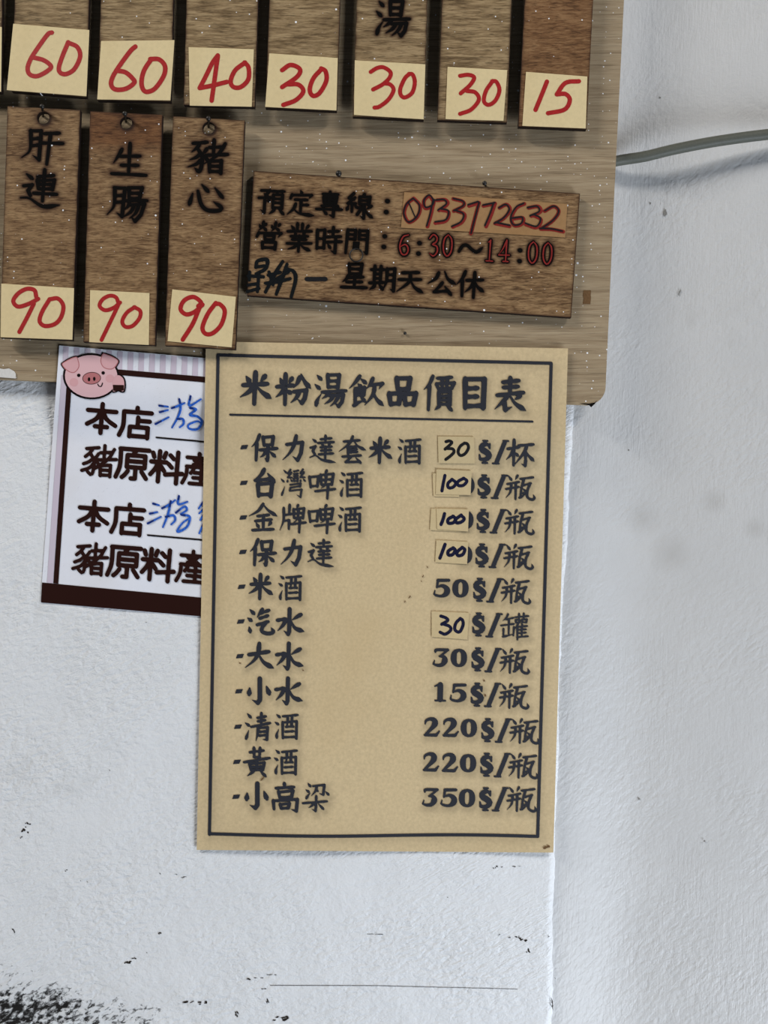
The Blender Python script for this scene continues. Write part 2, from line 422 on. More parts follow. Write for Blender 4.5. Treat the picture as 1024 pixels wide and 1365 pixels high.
class N:
    def __init__(self, name, rough=0.6, spec=0.3):
        self.m = bpy.data.materials.new(name)
        self.m.use_nodes = True
        self.nt = self.m.node_tree
        self.b = self.nt.nodes['Principled BSDF']
        self.b.inputs['Roughness'].default_value = rough
        self.b.inputs['Specular IOR Level'].default_value = spec
        self._c = None

    def node(self, t, **kw):
        n = self.nt.nodes.new(t)
        for k, v in kw.items():
            setattr(n, k, v)
        return n

    def link(self, a, b):
        self.nt.links.new(a, b)

    def coord(self, scale=(1, 1, 1), rot=(0, 0, 0), loc=(0, 0, 0), kind='Object'):
        if self._c is None:
            self._c = self.node('ShaderNodeTexCoord')
            self._g = self.node('ShaderNodeNewGeometry')
        r_ = self.node('ShaderNodeMapping')          # turn first, then stretch along the turned axes
        r_.inputs['Rotation'].default_value = rot
        self.link(self._g.outputs['Position'] if kind == 'World' else self._c.outputs[kind], r_.inputs[0])
        m = self.node('ShaderNodeMapping')
        m.inputs['Location'].default_value = loc
        m.inputs['Scale'].default_value = scale
        self.link(r_.outputs[0], m.inputs[0])
        return m.outputs[0]

    def noise(self, vec, scale=1, detail=3, rough=.55, dist=0):
        n = self.node('ShaderNodeTexNoise')
        n.inputs['Scale'].default_value = scale
        n.inputs['Detail'].default_value = detail
        n.inputs['Roughness'].default_value = rough
        n.inputs['Distortion'].default_value = dist
        self.link(vec, n.inputs['Vector'])
        return n.outputs['Fac']

    def ramp(self, fac, stops):
        n = self.node('ShaderNodeValToRGB')
        e = n.color_ramp.elements
        while len(e) < len(stops):
            e.new(.5)
        for el, (p, c) in zip(e, stops):
            el.position = p
            el.color = c if not isinstance(c, (int, float)) else (c, c, c, 1)
        self.link(fac, n.inputs[0])
        return n.outputs[0]

    def mix(self, fac, a, b, mode='MIX'):
        n = self.node('ShaderNodeMix', data_type='RGBA', blend_type=mode)
        for i, x in ((0, fac), (6, a), (7, b)):
            if hasattr(x, 'links'):
                self.link(x, n.inputs[i])
            else:
                n.inputs[i].default_value = x
        return n.outputs[2]

    def math(self, op, a, b=0.0, clamp=False):
        n = self.node('ShaderNodeMath', operation=op, use_clamp=clamp)
        for i, x in ((0, a), (1, b)):
            if hasattr(x, 'links'):
                self.link(x, n.inputs[i])
            else:
                n.inputs[i].default_value = x
        return n.outputs[0]

    def attr(self, name):
        n = self.node('ShaderNodeAttribute')
        n.attribute_name = name
        return n.outputs['Fac']

    def color(self, c):
        if hasattr(c, 'links'):
            self.link(c, self.b.inputs['Base Color'])
        else:
            self.b.inputs['Base Color'].default_value = c
        return self

    def bump(self, height, dist, strength=1.0):
        n = self.node('ShaderNodeBump')
        n.inputs['Strength'].default_value = strength
        n.inputs['Distance'].default_value = dist
        self.link(height, n.inputs['Height'])
        self.link(n.outputs[0], self.b.inputs['Normal'])
        return self

    def specks(self, scale, size, chance):
        """round specks: 1 inside"""
        v = self.node('ShaderNodeTexVoronoi', feature='F1', voronoi_dimensions='2D')
        v.inputs['Scale'].default_value = scale
        self.link(self.coord((1, 1, 1), (math.pi / 2, 0, 0), (.3, .1, .2), 'World'), v.inputs['Vector'])
        sep = self.node('ShaderNodeSeparateColor')
        self.link(v.outputs['Color'], sep.inputs[0])
        sz = self.math('MULTIPLY', sep.outputs[1], size)
        a = self.math('LESS_THAN', v.outputs['Distance'], sz)
        b = self.math('LESS_THAN', sep.outputs[0], chance)
        return self.math('MULTIPLY', a, b)


def ink_mat(name, col, rough=.55, var=0.0):
    m = N(name, rough, .25 if rough < .7 else .08)
    if var:
        n = m.noise(m.coord(), 900, 2)
        m.color(m.mix(m.ramp(n, [(.35, 0.0), (.7, 1.0)]), col, tuple(min(1, c * (1 + var) + .012 * var) for c in col[:3]) + (1,)))
    else:
        m.color(col)
    return m.m


def wood(name, lo, mid, hi, gx, gz, tint_band=None, burn=True, rough=.75, speck=.05, pore=.7):
    m = N(name, rough, .2)
    g1 = m.noise(m.coord((gx, gx, gz), (0, math.radians(3), 0), (0, 0, 0), 'World'), 1, 5, .65, .6)
    g2 = m.noise(m.coord((gx * .35, gx, gz * .22), (0, math.radians(-2), 0), (3, 0, 7), 'World'), 1, 3, .5, 1.2)
    f = m.math('ADD', m.math('MULTIPLY', g1, .65), m.math('MULTIPLY', g2, .35))
    patch = m.noise(m.coord((30, 30, 60), (0, 0, 0), (2, 2, 2), 'World'), 1, 2)
    c = m.ramp(m.math('ADD', f, m.math('MULTIPLY', m.math('SUBTRACT', patch, .5), .12)), [(.38, lo), (.48, mid), (.60, hi)])
    # short dark pores along the grain
    po = m.noise(m.coord((gx * 1.6, gx, gz * 2.2), (0, math.radians(2), 0), (1, 2, 3), 'World'), 1, 2, .6)
    c = m.mix(m.ramp(po, [(.56, 0.0), (.68, pore)]), c, tuple(x * .35 for x in lo[:3]) + (1,))
    if tint_band:
        bz, bh, bc = tint_band
        sep = m.node('ShaderNodeSeparateXYZ')
        m.link(m.coord(), sep.inputs[0])
        z = m.math('ADD', sep.outputs[2], m.math('MULTIPLY', g2, .012))
        k = m.math('MULTIPLY', m.math('SUBTRACT', z, bz), 1.0 / bh, True)
        c = m.mix(k, c, m.mix(.75, c, bc, 'MULTIPLY'))
    if burn:
        bu = m.attr('burn')
        c = m.mix(m.ramp(bu, [(0.0, 0.0), (.55, .92), (1.0, 1.0)]), c, srgb(58, 34, 20))
        c = m.mix(m.ramp(bu, [(.5, 0.0), (1.0, 1.0)]), c, srgb(12, 8, 6))
    if speck:
        c = m.mix(m.specks(260, .11, speck * 1.7), c, srgb(240, 240, 242))
        c = m.mix(m.specks(130, .085, speck * .8), c, srgb(240, 240, 242))
    m.color(c)
    m.bump(m.math('ADD', g1, m.math('MULTIPLY', po, -.6)), .0004, .6)
    return m.m


def paper(name, base, amt=.1, rough=.7, scale=700, shade=False, spec=.2):
    m = N(name, rough, spec)
    n1 = m.noise(m.coord(), scale, 4, .6)
    n2 = m.noise(m.coord(), 25, 3)
    c = m.mix(m.ramp(n1, [(.3, 0.0), (.75, 1.0)]), tuple(x * (1 - amt) for x in base[:3]) + (1,), tuple(min(1, x * (1 + amt)) for x in base[:3]) + (1,))
    c = m.mix(m.ramp(n2, [(.5, 0.0), (.8, .35)]), c, tuple(x * y for x, y in zip(base[:3], (.86, .80, .70))) + (1,))
    # stray fibres
    fb = m.noise(m.coord((260, 260, 900), (0, .6, 0)), 1, 2, .5, 2.5)
    c = m.mix(m.ramp(fb, [(.66, 0.0), (.74, .35)]), c, tuple(x * .55 for x in base[:3]) + (1,))
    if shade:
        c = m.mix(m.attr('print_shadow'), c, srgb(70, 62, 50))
    m.color(c)
    m.bump(n1, .00008, .5)
    return m.m


def plaster(name, base, wear, brush_rot, off, bump=.72, stains=()):
    m = N(name, .5, .35)
    big = m.noise(m.coord(), 30, 3)
    mid = m.noise(m.coord((190, 190, 330), (0, brush_rot * .5, 0), off), 1, 3, .5, .25)
    fine = m.noise(m.coord((1, 1, 1), (0, 0, 0), off), 520, 3, .6, .3)
    br = m.noise(m.coord((75, 75, 620), (0, brush_rot, 0), off), 1, 3, .6, .7)
    sel = m.ramp(m.noise(m.coord((1, 1, 1), (0, 0, 0), (5, 1, 2)), 9, 2), [(.4, 0.0), (.62, 1.0)])
    rough_sel = m.ramp(m.noise(m.coord((1, 1, 1), (0, 0, 0), (1, 6, 2)), 16, 2), [(.35, .25), (.65, 1.0)])
    lumps = m.ramp(mid, [(.28, 0.0), (.50, .55), (.62, .8), (.75, 1.0)])
    hgt = m.math('ADD', m.math('MULTIPLY', lumps, m.math('MULTIPLY', rough_sel, .75)), m.math('MULTIPLY', fine, .35))
    hgt = m.math('ADD', hgt, m.math('MULTIPLY', m.math('MULTIPLY', br, sel), .8))
    hgt = m.math('ADD', hgt, m.math('MULTIPLY', big, 1.6))
    c = m.mix(m.ramp(big, [(.3, 0.0), (.75, 1.0)]), tuple(x * .95 for x in base[:3]) + (1,), base)
    # faint grey scuffs
    sc = m.noise(m.coord((1, 1, 1), (0, 0, 0), (9, 4, 2)), 14, 5, .6, .5)
    c = m.mix(m.ramp(sc, [(.62, 0.0), (.80, .28)]), c, srgb(150, 146, 138))
    for sx_, sy_, sr_ in stains:           # smudges left by hands
        q = P(sx_, sy_, 0)
        d_ = m.node('ShaderNodeVectorMath', operation='DISTANCE')
        m.link(m.coord((1, 0, 1)), d_.inputs[0])
        d_.inputs[1].default_value = (q[0], 0, q[2])
        f_ = m.math('SUBTRACT', 1.0, m.math('DIVIDE', d_.outputs['Value'], sr_ * S * 1.3), True)
        f_ = m.math('MULTIPLY', m.math('MULTIPLY', f_, m.ramp(sc, [(.3, .2), (.6, 1.0)])), .24)
        c = m.mix(f_, c, srgb(132, 126, 116))
    if wear:
        # worn black patches rising from the lower left: paint lost down to the dark render
        sep = m.node('ShaderNodeSeparateXYZ')
        m.link(m.coord(), sep.inputs[0])
        x0, z0, sx, sz = wear
        dx = m.math('DIVIDE', m.math('SUBTRACT', sep.outputs[0], x0), sx)
        dz = m.math('DIVIDE', m.math('SUBTRACT', sep.outputs[2], z0), sz)
        grad = m.math('ADD', m.math('MAXIMUM', dx, 0.0), m.math('MAXIMUM', dz, 0.0))
        wn = m.noise(m.coord((180, 180, 330), (0, .55, 0), (2, 7, 1)), 1, 6, .70, .3)
        wl = m.noise(m.coord((1, 1, 1), (0, 0, 0), (1, 7, 4)), 34, 3)
        val = m.math('SUBTRACT', m.math('ADD', wn, m.math('MULTIPLY', wl, .35)), m.math('MULTIPLY', grad, .20))
        k = m.ramp(val, [(.595, 0.0), (.64, .6), (.70, 1.0)])
        c = m.mix(k, c, srgb(30, 28, 27))
        hgt = m.math('SUBTRACT', hgt, m.math('MULTIPLY', k, .8))
    m.color(c)
    m.bump(hgt, .0013, bump)
    return m.m


KRAFT = srgb(208, 187, 145)
M = {}
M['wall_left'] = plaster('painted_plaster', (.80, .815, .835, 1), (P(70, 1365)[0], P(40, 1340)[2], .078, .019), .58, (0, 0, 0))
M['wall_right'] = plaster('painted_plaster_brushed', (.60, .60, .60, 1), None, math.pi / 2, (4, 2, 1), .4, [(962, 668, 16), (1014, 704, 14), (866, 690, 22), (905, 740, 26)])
M['ply'] = wood('plywood_board', srgb(138, 119, 94), srgb(156, 137, 110), srgb(168, 150, 123), 26, 560, burn=False, speck=.13, pore=.4)
M['plaq_grey'] = wood('plaque_wood_grey', srgb(100, 80, 54), srgb(136, 113, 81), srgb(166, 142, 106), 95, 900)
M['plaq_warm'] = wood('plaque_wood_warm', srgb(88, 63, 40), srgb(128, 99, 68), srgb(156, 126, 90), 140, 1000)
M['plaq_dark'] = wood('plaque_wood_dark', srgb(80, 54, 32), srgb(118, 84, 54), srgb(142, 108, 74), 140, 1000)
M['plaq_band'] = wood('plaque_wood_banded', srgb(88, 63, 40), srgb(128, 99, 68), srgb(156, 126, 90), 140, 1000,
                      tint_band=(.046, .010, srgb(188, 146, 116)))
M['kraft'] = paper('kraft_poster', srgb(209, 187, 147), .10, .7, 520, True)
M['tag'] = paper('price_tag_paper', srgb(222, 202, 156), .05, .65, 420)
M['sticker'] = paper('poster_sticker_paper', srgb(206, 185, 143), .05, .6, 420)
M['phone_paper'] = paper('phone_sticker_paper', srgb(158, 122, 82), .08, .65, 420)
M['ink'] = ink_mat('printed_ink', srgb(42, 44, 52), .6)
M['red'] = ink_mat('red_marker', srgb(158, 26, 28), .5, .25)
M['dark_red'] = ink_mat('faded_red_marker', srgb(122, 36, 32), .7, .3)
M['burnt'] = ink_mat('burnt_engraving', srgb(10, 8, 7), .9)
M['navy'] = ink_mat('navy_marker', srgb(14, 16, 44), .45, .5)
M['blackpen'] = ink_mat('black_marker', srgb(20, 20, 24), .5)
M['greypen'] = ink_mat('worn_marker', srgb(15, 18, 20), .8, .15)
M['blue'] = ink_mat('blue_marker', srgb(36, 84, 170), .4, .9)
M['blue_dark'] = ink_mat('blue_marker_dark', srgb(20, 44, 112), .4, .3)
M['sheet'] = paper('laminated_white_sheet', srgb(236, 238, 247), .012, .16, 300, spec=.5)
M['brown'] = ink_mat('brown_print', srgb(44, 22, 18), .3)
M['lilac'] = ink_mat('lilac_print', srgb(206, 194, 208), .25)
M['pig'] = ink_mat('pink_print', srgb(226, 184, 188), .3)
M['pig_ear'] = ink_mat('ear_pink_print', srgb(221, 172, 176), .3)
M['snout'] = ink_mat('snout_pink_print', srgb(186, 118, 120), .3)
M['cheek'] = ink_mat('cheek_pink_print', srgb(219, 168, 172), .3)
M['black_print'] = ink_mat('black_print', srgb(22, 14, 14), .3)
M['cable'] = ink_mat('grey_cable_sheath', srgb(88, 90, 82), .5, .12)
nm = N('nail_metal', .45, .5)
nm.color(srgb(52, 50, 48))
nm.b.inputs['Metallic'].default_value = .7
M['nail'] = nm.m
M['smear'] = ink_mat('dried_plaster', srgb(214, 212, 208), .85, .1)
M['chip'] = ink_mat('bare_render', srgb(44, 38, 34), .9, .4)
M['rust'] = ink_mat('brown_stain', srgb(104, 78, 52), .8, .3)

# ------------------------------------------------------------------ setting: the two walls
EDGE = [(800, -60), (786, 240), (767, 545), (757, 720), (750, 860), (742, 1110), (737, 1365), (733, 1500)]


def edge_x(z):
    e = np.array([P(x, y, 0) for x, y in EDGE])
    o = np.argsort(e[:, 2])
    return np.interp(z, e[o, 2], e[o, 0])


rs = np.random.RandomState(4)
zs = np.r_[0.0, .6, 1.0, np.linspace(1.18, 1.95, 220), 2.2, 2.8]
RAD = .0045
prof = [(-1.6, 0.30, 0), (-1.6, 0, 0), (-.8, 0, 0), (-RAD * 1.6, 0, .2)]
for a in np.linspace(0, math.pi / 2, 8):
    prof.append((-RAD + RAD * math.sin(a), RAD - RAD * math.cos(a), 1))
prof += [(0, .10, .6), (0, .30, 0)]
V, F = [], []
for i, z in enumerate(zs):
    ex = edge_x(np.array([min(max(z, 1.2), 1.93)]))[0]
    jit = rs.normal(0, .00020) + .0003 * math.sin(z * 95) + .0003 * math.sin(z * 41 + 1)
    for x, y, k in prof:
        V.append((x if x < -.5 else ex + x + jit * k, y, z))
m = len(prof)
for i in range(len(zs) - 1):
    for j in range(m - 1):
        a = i * m + j
        F.append((a, a + 1, a + m + 1, a + m))
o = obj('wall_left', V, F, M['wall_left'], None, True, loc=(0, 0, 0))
o['kind'] = 'structure'
WALL = o


def h_right(X):
    """depth of the right-hand wall behind the plane of the left wall (metres, negative = behind)"""
    x0, x1 = P(767, 600)[0], P(1024, 600)[0]
    t = (X - x0) / (x1 - x0)
    xp = np.array([-1, -.15, 0, .12, .28, .42, .60, 1.0, 1.6, 5])
    hp = np.array([-1.5, -2.6, -4.0, -7.5, -13.0, -15.0, -13.5, -8.0, 0.0, 30.0]) * MM
    k = np.linspace(-.07, .07, 9)
    return np.mean([np.interp(t + d_, xp, hp) for d_ in k], axis=0)


xs = np.r_[np.linspace(.09, .30, 60), .5, .8, 1.2]
V, F = [], []
for z in zs:
    for x in xs:
        V.append((x, -float(h_right(x)), z))
m = len(xs)
for i in range(len(zs) - 1):
    for j in range(m - 1):
        a = i * m + j
        F.append((a, a + 1, a + m + 1, a + m))
n = len(V)
V += [(x, y + .12, z) for x, y, z in V]
F += [tuple(i + n for i in f[::-1]) for f in F]
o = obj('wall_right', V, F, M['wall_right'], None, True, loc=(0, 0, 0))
o['kind'] = 'structure'
WALLR = o


def blob(cx, cy, rx, ry, seed, rot=0, n=16, jag=.35):
    r = np.random.RandomState(seed)
    out = []
    for i in range(n):
        a = 2 * math.pi * i / n
        k = 1 + r.uniform(-jag, jag)
        x, y = rx * k * math.cos(a), ry * k * math.sin(a)
        out.append((cx + x * math.cos(rot) - y * math.sin(rot), cy + x * math.sin(rot) + y * math.cos(rot)))
    return out


def decals(name, polys, mat, parent, hf, eps=.0001):
    V, F = [], []
    for k, p in enumerate(polys):
        p = np.asarray(p, float)
        hh = hf(p) if callable(hf) else np.full(len(p), float(hf))
        base = len(V)
        V += PA(p, hh + eps + k * 3e-7).tolist()
        f = list(range(base, base + len(p)))
        ar = np.sum(p[:, 0] * np.roll(p[:, 1], -1) - np.roll(p[:, 0], -1) * p[:, 1])
        F.append(f if ar < 0 else f[::-1])
    return obj(name, V, F, mat, parent)


# small spots where the paint has come off the left wall (photo positions)
chips = []
r = np.random.RandomState(11)
for x, y, a, b, c in [(34, 1108, 4, 2.2, 2), (29, 1116, 2.5, 1.4, 1), (37, 1098, 3, 1.6, 2), (33, 1103, 2, 1.3, 1), (171, 1282, 5, 1.6, 3),
                      (178, 1277, 3, 1.3, 2), (88, 1160, 2.2, 1.2, 1), (107, 1174, 1.2, 1.2, 1), (117, 1175, 1.2, 1.2, 1), (214, 1165, 2, .8, 1),
                      (235, 1166, 2, .8, 1), (245, 1169, 3, .9, 2), (213, 1244, 3.4, 1.2, 2), (197, 1270, 1.4, .9, 1), (18, 1240, 2, 2.6, 2),
                      (330, 1305, 4, .9, 2), (345, 1303, 5, .8, 2), (362, 1299, 5, .8, 2), (352, 1318, 3, .8, 2), (356, 1335, 1.6, 4, 2),
                      (660, 1156, 2.4, 1.8, 2), (668, 1156, 2, .7, 2), (690, 1155, 5, .6, 2), (697, 1252, 4, 2, 3), (704, 1266, 2.2, 3, 2),
                      (690, 1249, 3, 1.4, 2), (678, 1250, 2, 1, 2), (664, 1246, 2, 1, 1), (731, 1250, 1.6, 1.6, 1), (740, 1304, .9, 1, 1), (736, 1340, 1.1, 9, 2),
                      (250, 1336, 6, 1.2, 3), (270, 1337, 5, 1.8, 3), (315, 1352, 1.8, 4, 2), (375, 1358, 10, 2.5, 3), (195, 829, 1.2, .7, 1),
                      (147, 1027, 1.5, .9, 1), (495, 1245, 10, .5, 1), (596, 1196, 1.2, .8, 1)]:
    for k in range(c):
        for _ in range(2):
            chips.append(blob(x + r.uniform(-a, a) * 1.1, y + r.uniform(-b, b) * 1.1, a * r.uniform(.2, .55), b * r.uniform(.3, .7), r.randint(9999), r.uniform(-.5, .1) if b > .9 else .01))
chips.append([(360, 1313.2), (500, 1313.6), (690, 1318.2), (690, 1318.7), (500, 1314.2), (360, 1313.8)])
decals('chipped_paint', chips, M['chip'], WALL, 0.0, .00015)


def hr_px(p):
    X = np.array([P(a, b, -.02)[0] for a, b in p])
    return h_right(X)


decals('scuff_marks', [blob(775, 995, 9, .7, 3, .1), blob(784, 997, 3, 1.3, 5), blob(773, 1073, 2, .9, 8), blob(852, 1065, 2, 1.3, 9), blob(887, 284, 2.6, 4, 12),
                       blob(939, 1121, 1.4, 1.2, 4), blob(880, 130, 1.4, 1, 7), blob(906, 390, 1, 6, 21, .35), blob(867, 271, 1.2, 1.6, 2), blob(838, 600, 1.2, 1.2, 10)],
       ink_mat('grey_scuff', srgb(126, 124, 120), .8, .3), WALLR, hr_px, .0004)

# ------------------------------------------------------------------ plywood backing board
HB = 7.0 * MM
c_out = [(-260, 494), (0, 505.5), (380, 522), (782, 539.5)]
cx, cy, rr = 783.5, 515.5, 24
for a in np.linspace(88, 2, 9):
    c_out.append((cx + rr * math.cos(math.radians(a)), cy + rr * math.sin(math.radians(a))))
c_out += [(819, 260), (832, 0), (845.5, -270), (-225, -320)]
p = np.array(c_out, float)
f3 = PA(p, HB)
b3 = f3.copy()
b3[:, 1] += 4.0 * MM
n = len(p)
faces = [tuple(range(n)), tuple(range(2 * n - 1, n - 1, -1))] + [((i + 1) % n, i, i + n, (i + 1) % n + n) for i in range(n)]
BOARD = obj('backing_board', np.vstack([f3, b3]), faces, M['ply'])
tag(BOARD, 'large tan plywood board with rounded corner, white specks, carrying all the wooden plaques', 'board')


def board_marks():
    decals('plaster_smear', [[(-6, 490), (5, 492), (12, 491), (19, 495), (21, 498), (21, 504.5), (8, 503.5), (-6, 502.5)]], M['smear'], BOARD, HB, .0006)
    decals('tape_residue', [[(778, 387), (788, 387), (787.5, 393), (788, 396), (787, 405.5), (777, 405), (778, 398), (777, 394)]], M['rust'], BOARD, HB, .00012)
    decals('edge_chip', [[(772, 537.6), (786, 538), (793, 536.5), (797, 533), (793, 538.6), (788, 543), (786, 540.5)]], M['burnt'], BOARD, HB, .0003)


board_marks()


def nail(base, hb, tip, ht, r=1.5, rh=3.2, name='nail'):
    """a nail driven into the board at an angle: shaft and domed head"""
    a, b = Vector(P(*base, hb)), Vector(P(*tip, ht))
    d = (b - a).normalized()
    q = d.to_track_quat('Z', 'Y').to_matrix()
    L = (b - a).length
    ring = [(0, r), (L * .9, r), (L * .93, rh * .8), (L * .96, rh), (L, rh * .9), (L + rh * S * .5, rh * .45)]
    V, F = [], []
    seg = 14
    for z, rad in ring:
        for k in range(seg):
            t = 2 * math.pi * k / seg
            V.append(tuple(a + q @ Vector((rad * S * math.cos(t), rad * S * math.sin(t), z))))
    for i in range(len(ring) - 1):
        for k in range(seg):
            k2 = (k + 1) % seg
            F.append((i * seg + k, i * seg + k2, (i + 1) * seg + k2, (i + 1) * seg + k))
    F.append(tuple(range((len(ring) - 1) * seg, len(ring) * seg)))
    F.append(tuple(range(seg - 1, -1, -1)))
    return obj(name, V, F, M['nail'], BOARD, True)


nail((57.5, 156), HB - .001, (56.3, 141.5), HB + .0125)
nail((168, 163), HB - .001, (166.4, 151), HB + .0125)
nail((278, 170), HB - .001, (278, 157.5), HB + .0125)
nail((452, 236), HB - .002, (451.5, 231), HB + .006, 1.6, 4.0)
nail((648, 249), HB - .002, (646, 244), HB + .006, 1.4, 3.0)
nail((539, 446), HB - .003, (540, 444), HB + .0012, 1.0, 2.2)

# ------------------------------------------------------------------ hanging plaques
HPB = 11.4 * MM                   # back of plaque
PT = 3.0 * MM
HPF = HPB + PT
HT = HPF + .35 * MM              # front of paper tag


def tag_sheet(c, seed, parent, name='price_tag', mat='tag', hfront=HT, th=.3 * MM, curl=.9):
    c = np.asarray(c, float)
    rr_ = np.random.RandomState(seed)
    ang = rr_.uniform(0, 6.28)
    ctr = c.mean(0)
    sz = np.linalg.norm(c[1] - c[0])

    def hf(xy):
        d = (xy - ctr) / sz
        return hfront + curl * MM * np.clip(d[:, 0] * math.cos(ang) + d[:, 1] * math.sin(ang) - .28, 0, 1) ** 1.5
    v, f, _ = plate_mesh(c, hf, th, 8)
    return obj(name, v, f, M[mat], parent, True), hf


def plaque(c, wood_m, tag_c, digits, rd, label, seed, glyphs=(), hole=None):
    ink = Ink()
    for ch, x, y, w, h in glyphs:
        ink.glyph(ch, x, y, w, h, 2.55, 3.0)
    v, f, xy = plate_mesh(c, HPF, PT, 1.6, hole)
    cc = np.asarray(c, float)
    # laser-burnt outline, holes and halo around the burnt characters
    d = np.full(len(xy), 1e9)
    for i in range(4):
        a, b = cc[i], cc[(i + 1) % 4]
        nrm = np.array([-(b - a)[1], (b - a)[0]]) / np.linalg.norm(b - a)
        d = np.minimum(d, np.abs((xy - a) @ nrm))
    rr_ = np.random.RandomState(seed)
    wob = .75 + .25 * np.sin(xy[:, 1] * .21 + seed) * np.sin(xy[:, 0] * .17 + seed)
    burn = .75 * np.exp(-d / 1.7) * wob
    if glyphs:
        k = near(xy, ink.samples())
        burn = np.maximum(burn, .66 * np.exp(-(np.clip(k, 0, None) / 3.1) ** 1.25) * (.8 + .2 * wob))
        burn = np.maximum(burn, .16 * np.exp(-(np.clip(k, 0, None) / 9.0) ** 2))
    if hole:
        k = np.hypot(xy[:, 0] - hole[0] - 1.5, xy[:, 1] - hole[1] - 1.5) - hole[2]
        burn = np.maximum(burn, .8 * np.exp(-(np.clip(k, 0, None) / 4.0)))
    burn = np.clip(burn, 0, 1)
    # sides and back of the cut are charred
    attr = np.r_[burn, np.full(len(v) - len(xy), .92)]
    root = obj('wooden_plaque', v, f, M[wood_m], attrs={'burn': attr})
    tag(root, label, 'plaque', 'wooden menu plaques hanging on the board')
    if glyphs:
        ink.build('burnt_characters', M['burnt'], root, HPF)
    t, hf = tag_sheet(tag_c, seed, root)
    dk = Ink()
    for pts, sc, org in digits:
        dk.line(pts, rd, True, org, sc)
    if digits:
        dk.build('handwritten_price', M['red'], t, hf, .0001)
    return root


def tr(sc, org, *lines):
    return [(l, sc, org) for l in lines]


C7, C1, C2, C5, CB = (4.267, (0, 0)), (2.438, (0, 0)), (2.226, (400, 0)), (8.03, (470, 0)), (3.103, (0, 370))
plaque([(-92, -205), (5, -200), (1.6, 123), (-98, 117)], 'plaq_grey', [(-96, 30), (2.2, 36), (1.2, 122), (-99, 116)], (), 3.0,
       'cut-off plaque at the photo\'s left edge, only a sliver of its tag showing', 1)
plaque([(27, -196), (124, -188), (115, 129.5), (15.5, 121.5)], 'plaq_grey', [(17.6, 31.6), (119, 40), (115, 128), (9, 120)],
       tr(*C7, [(295, 185), (272, 195), (220, 265), (175, 335), (157, 390), (172, 425), (215, 432), (272, 402), (290, 376), (250, 343), (195, 328)],
          [(388, 240), (355, 320), (335, 385), (345, 415), (380, 420), (425, 390), (456, 320), (440, 268), (395, 245)]), 3.0,
       'upper-row plaque whose tag reads 60, directly above the 肝連 plaque', 2)
plaque([(141, -186), (236, -182), (227.6, 135.3), (130, 133.5)], 'plaq_grey', [(134.8, 54.6), (232.5, 53.4), (227, 133.6), (129.6, 132.4)],
       tr(*C7, [(770, 265), (742, 290), (690, 360), (645, 430), (632, 478), (655, 508), (715, 505), (763, 472), (755, 447), (715, 412), (668, 402)],
          [(862, 335), (820, 400), (805, 465), (815, 510), (842, 522), (885, 500), (932, 430), (938, 375), (905, 338), (855, 336)]), 3.1,
       'upper-row plaque whose tag reads 60, directly above the 生腸 plaque', 3)
plaque([(254, -180), (350, -176), (339.6, 142.6), (244.8, 139.8)], 'plaq_grey', [(251.4, 62.8), (338.4, 65.6), (335.5, 142), (253, 140.7)],
       tr(*C1, [(708, 180), (690, 205), (668, 250), (649, 286)], [(649, 286), (690, 278), (738, 266)], [(708, 182), (700, 240), (688, 327)],
          [(797, 203), (765, 228), (750, 262), (758, 282), (782, 283), (807, 258), (808, 220), (795, 203)]), 3.0,
       'upper-row plaque with the only tag that reads 40', 4)
plaque([(366, -176), (459, -172), (449, 148), (354, 143.5)], 'plaq_grey', [(359, 71), (450.3, 77.3), (448.5, 147), (353.6, 142.3)],
       tr(*C1, [(917, 228), (945, 211), (975, 225), (965, 250), (917, 283)], [(935, 274), (970, 275), (986, 297), (962, 325), (921, 341)])
       + tr(*C2, [(64, 205), (40, 232), (29, 265), (38, 284), (58, 276), (78, 240), (76, 212), (63, 203)]), 3.0,
       'plaque tagged 30 hanging between the 40 plaque and the 湯 plaque', 5)
plaque([(482, -170), (575, -166), (565, 160), (470.2, 155)], 'plaq_grey', [(473.1, 80.3), (567.1, 85.7), (564.9, 158.8), (471.9, 153)],
       tr(*C5, [(195, 770), (260, 730), (330, 720), (405, 770), (395, 835), (320, 905), (220, 958)], [(345, 892), (405, 905), (440, 965), (385, 1065), (290, 1140), (235, 1152)],
          [(610, 790), (560, 840), (512, 950), (520, 1020), (565, 1042), (640, 990), (667, 880), (645, 800), (605, 790)]), 2.7,
       'upper-row plaque with black character 湯 above a tag reading 30', 6, [('湯', 523, 24, 46, 48)])
plaque([(596, -166), (688, -162), (676, 163.4), (583.3, 160)], 'plaq_grey', [(596.8, 89), (676.3, 93.4), (671.3, 160.8), (594, 158.6)],
       tr(*C2, [(475, 225), (500, 222), (517, 230), (505, 252), (477, 277)], [(495, 270), (520, 274), (531, 296), (508, 325), (475, 338)],
          [(572, 240), (552, 270), (546, 300), (560, 311), (580, 298), (592, 268), (583, 243), (570, 241)]), 2.7,
       'plaque tagged 30 hanging just left of the dark plaque tagged 15', 7)
plaque([(708, -160), (799, -156), (782, 172.5), (691, 168.6)], 'plaq_dark', [(701.4, 95.7), (783.2, 102), (781, 171), (696.5, 167.6)],
       tr(*C2, [(733, 242), (718, 280), (699, 326)], [(828, 241), (788, 246), (762, 280)], [(762, 280), (788, 279), (801, 297), (785, 325), (736, 336)]), 2.9,
       'darkest brown plaque, right end of the upper row, tag reading 15', 8)
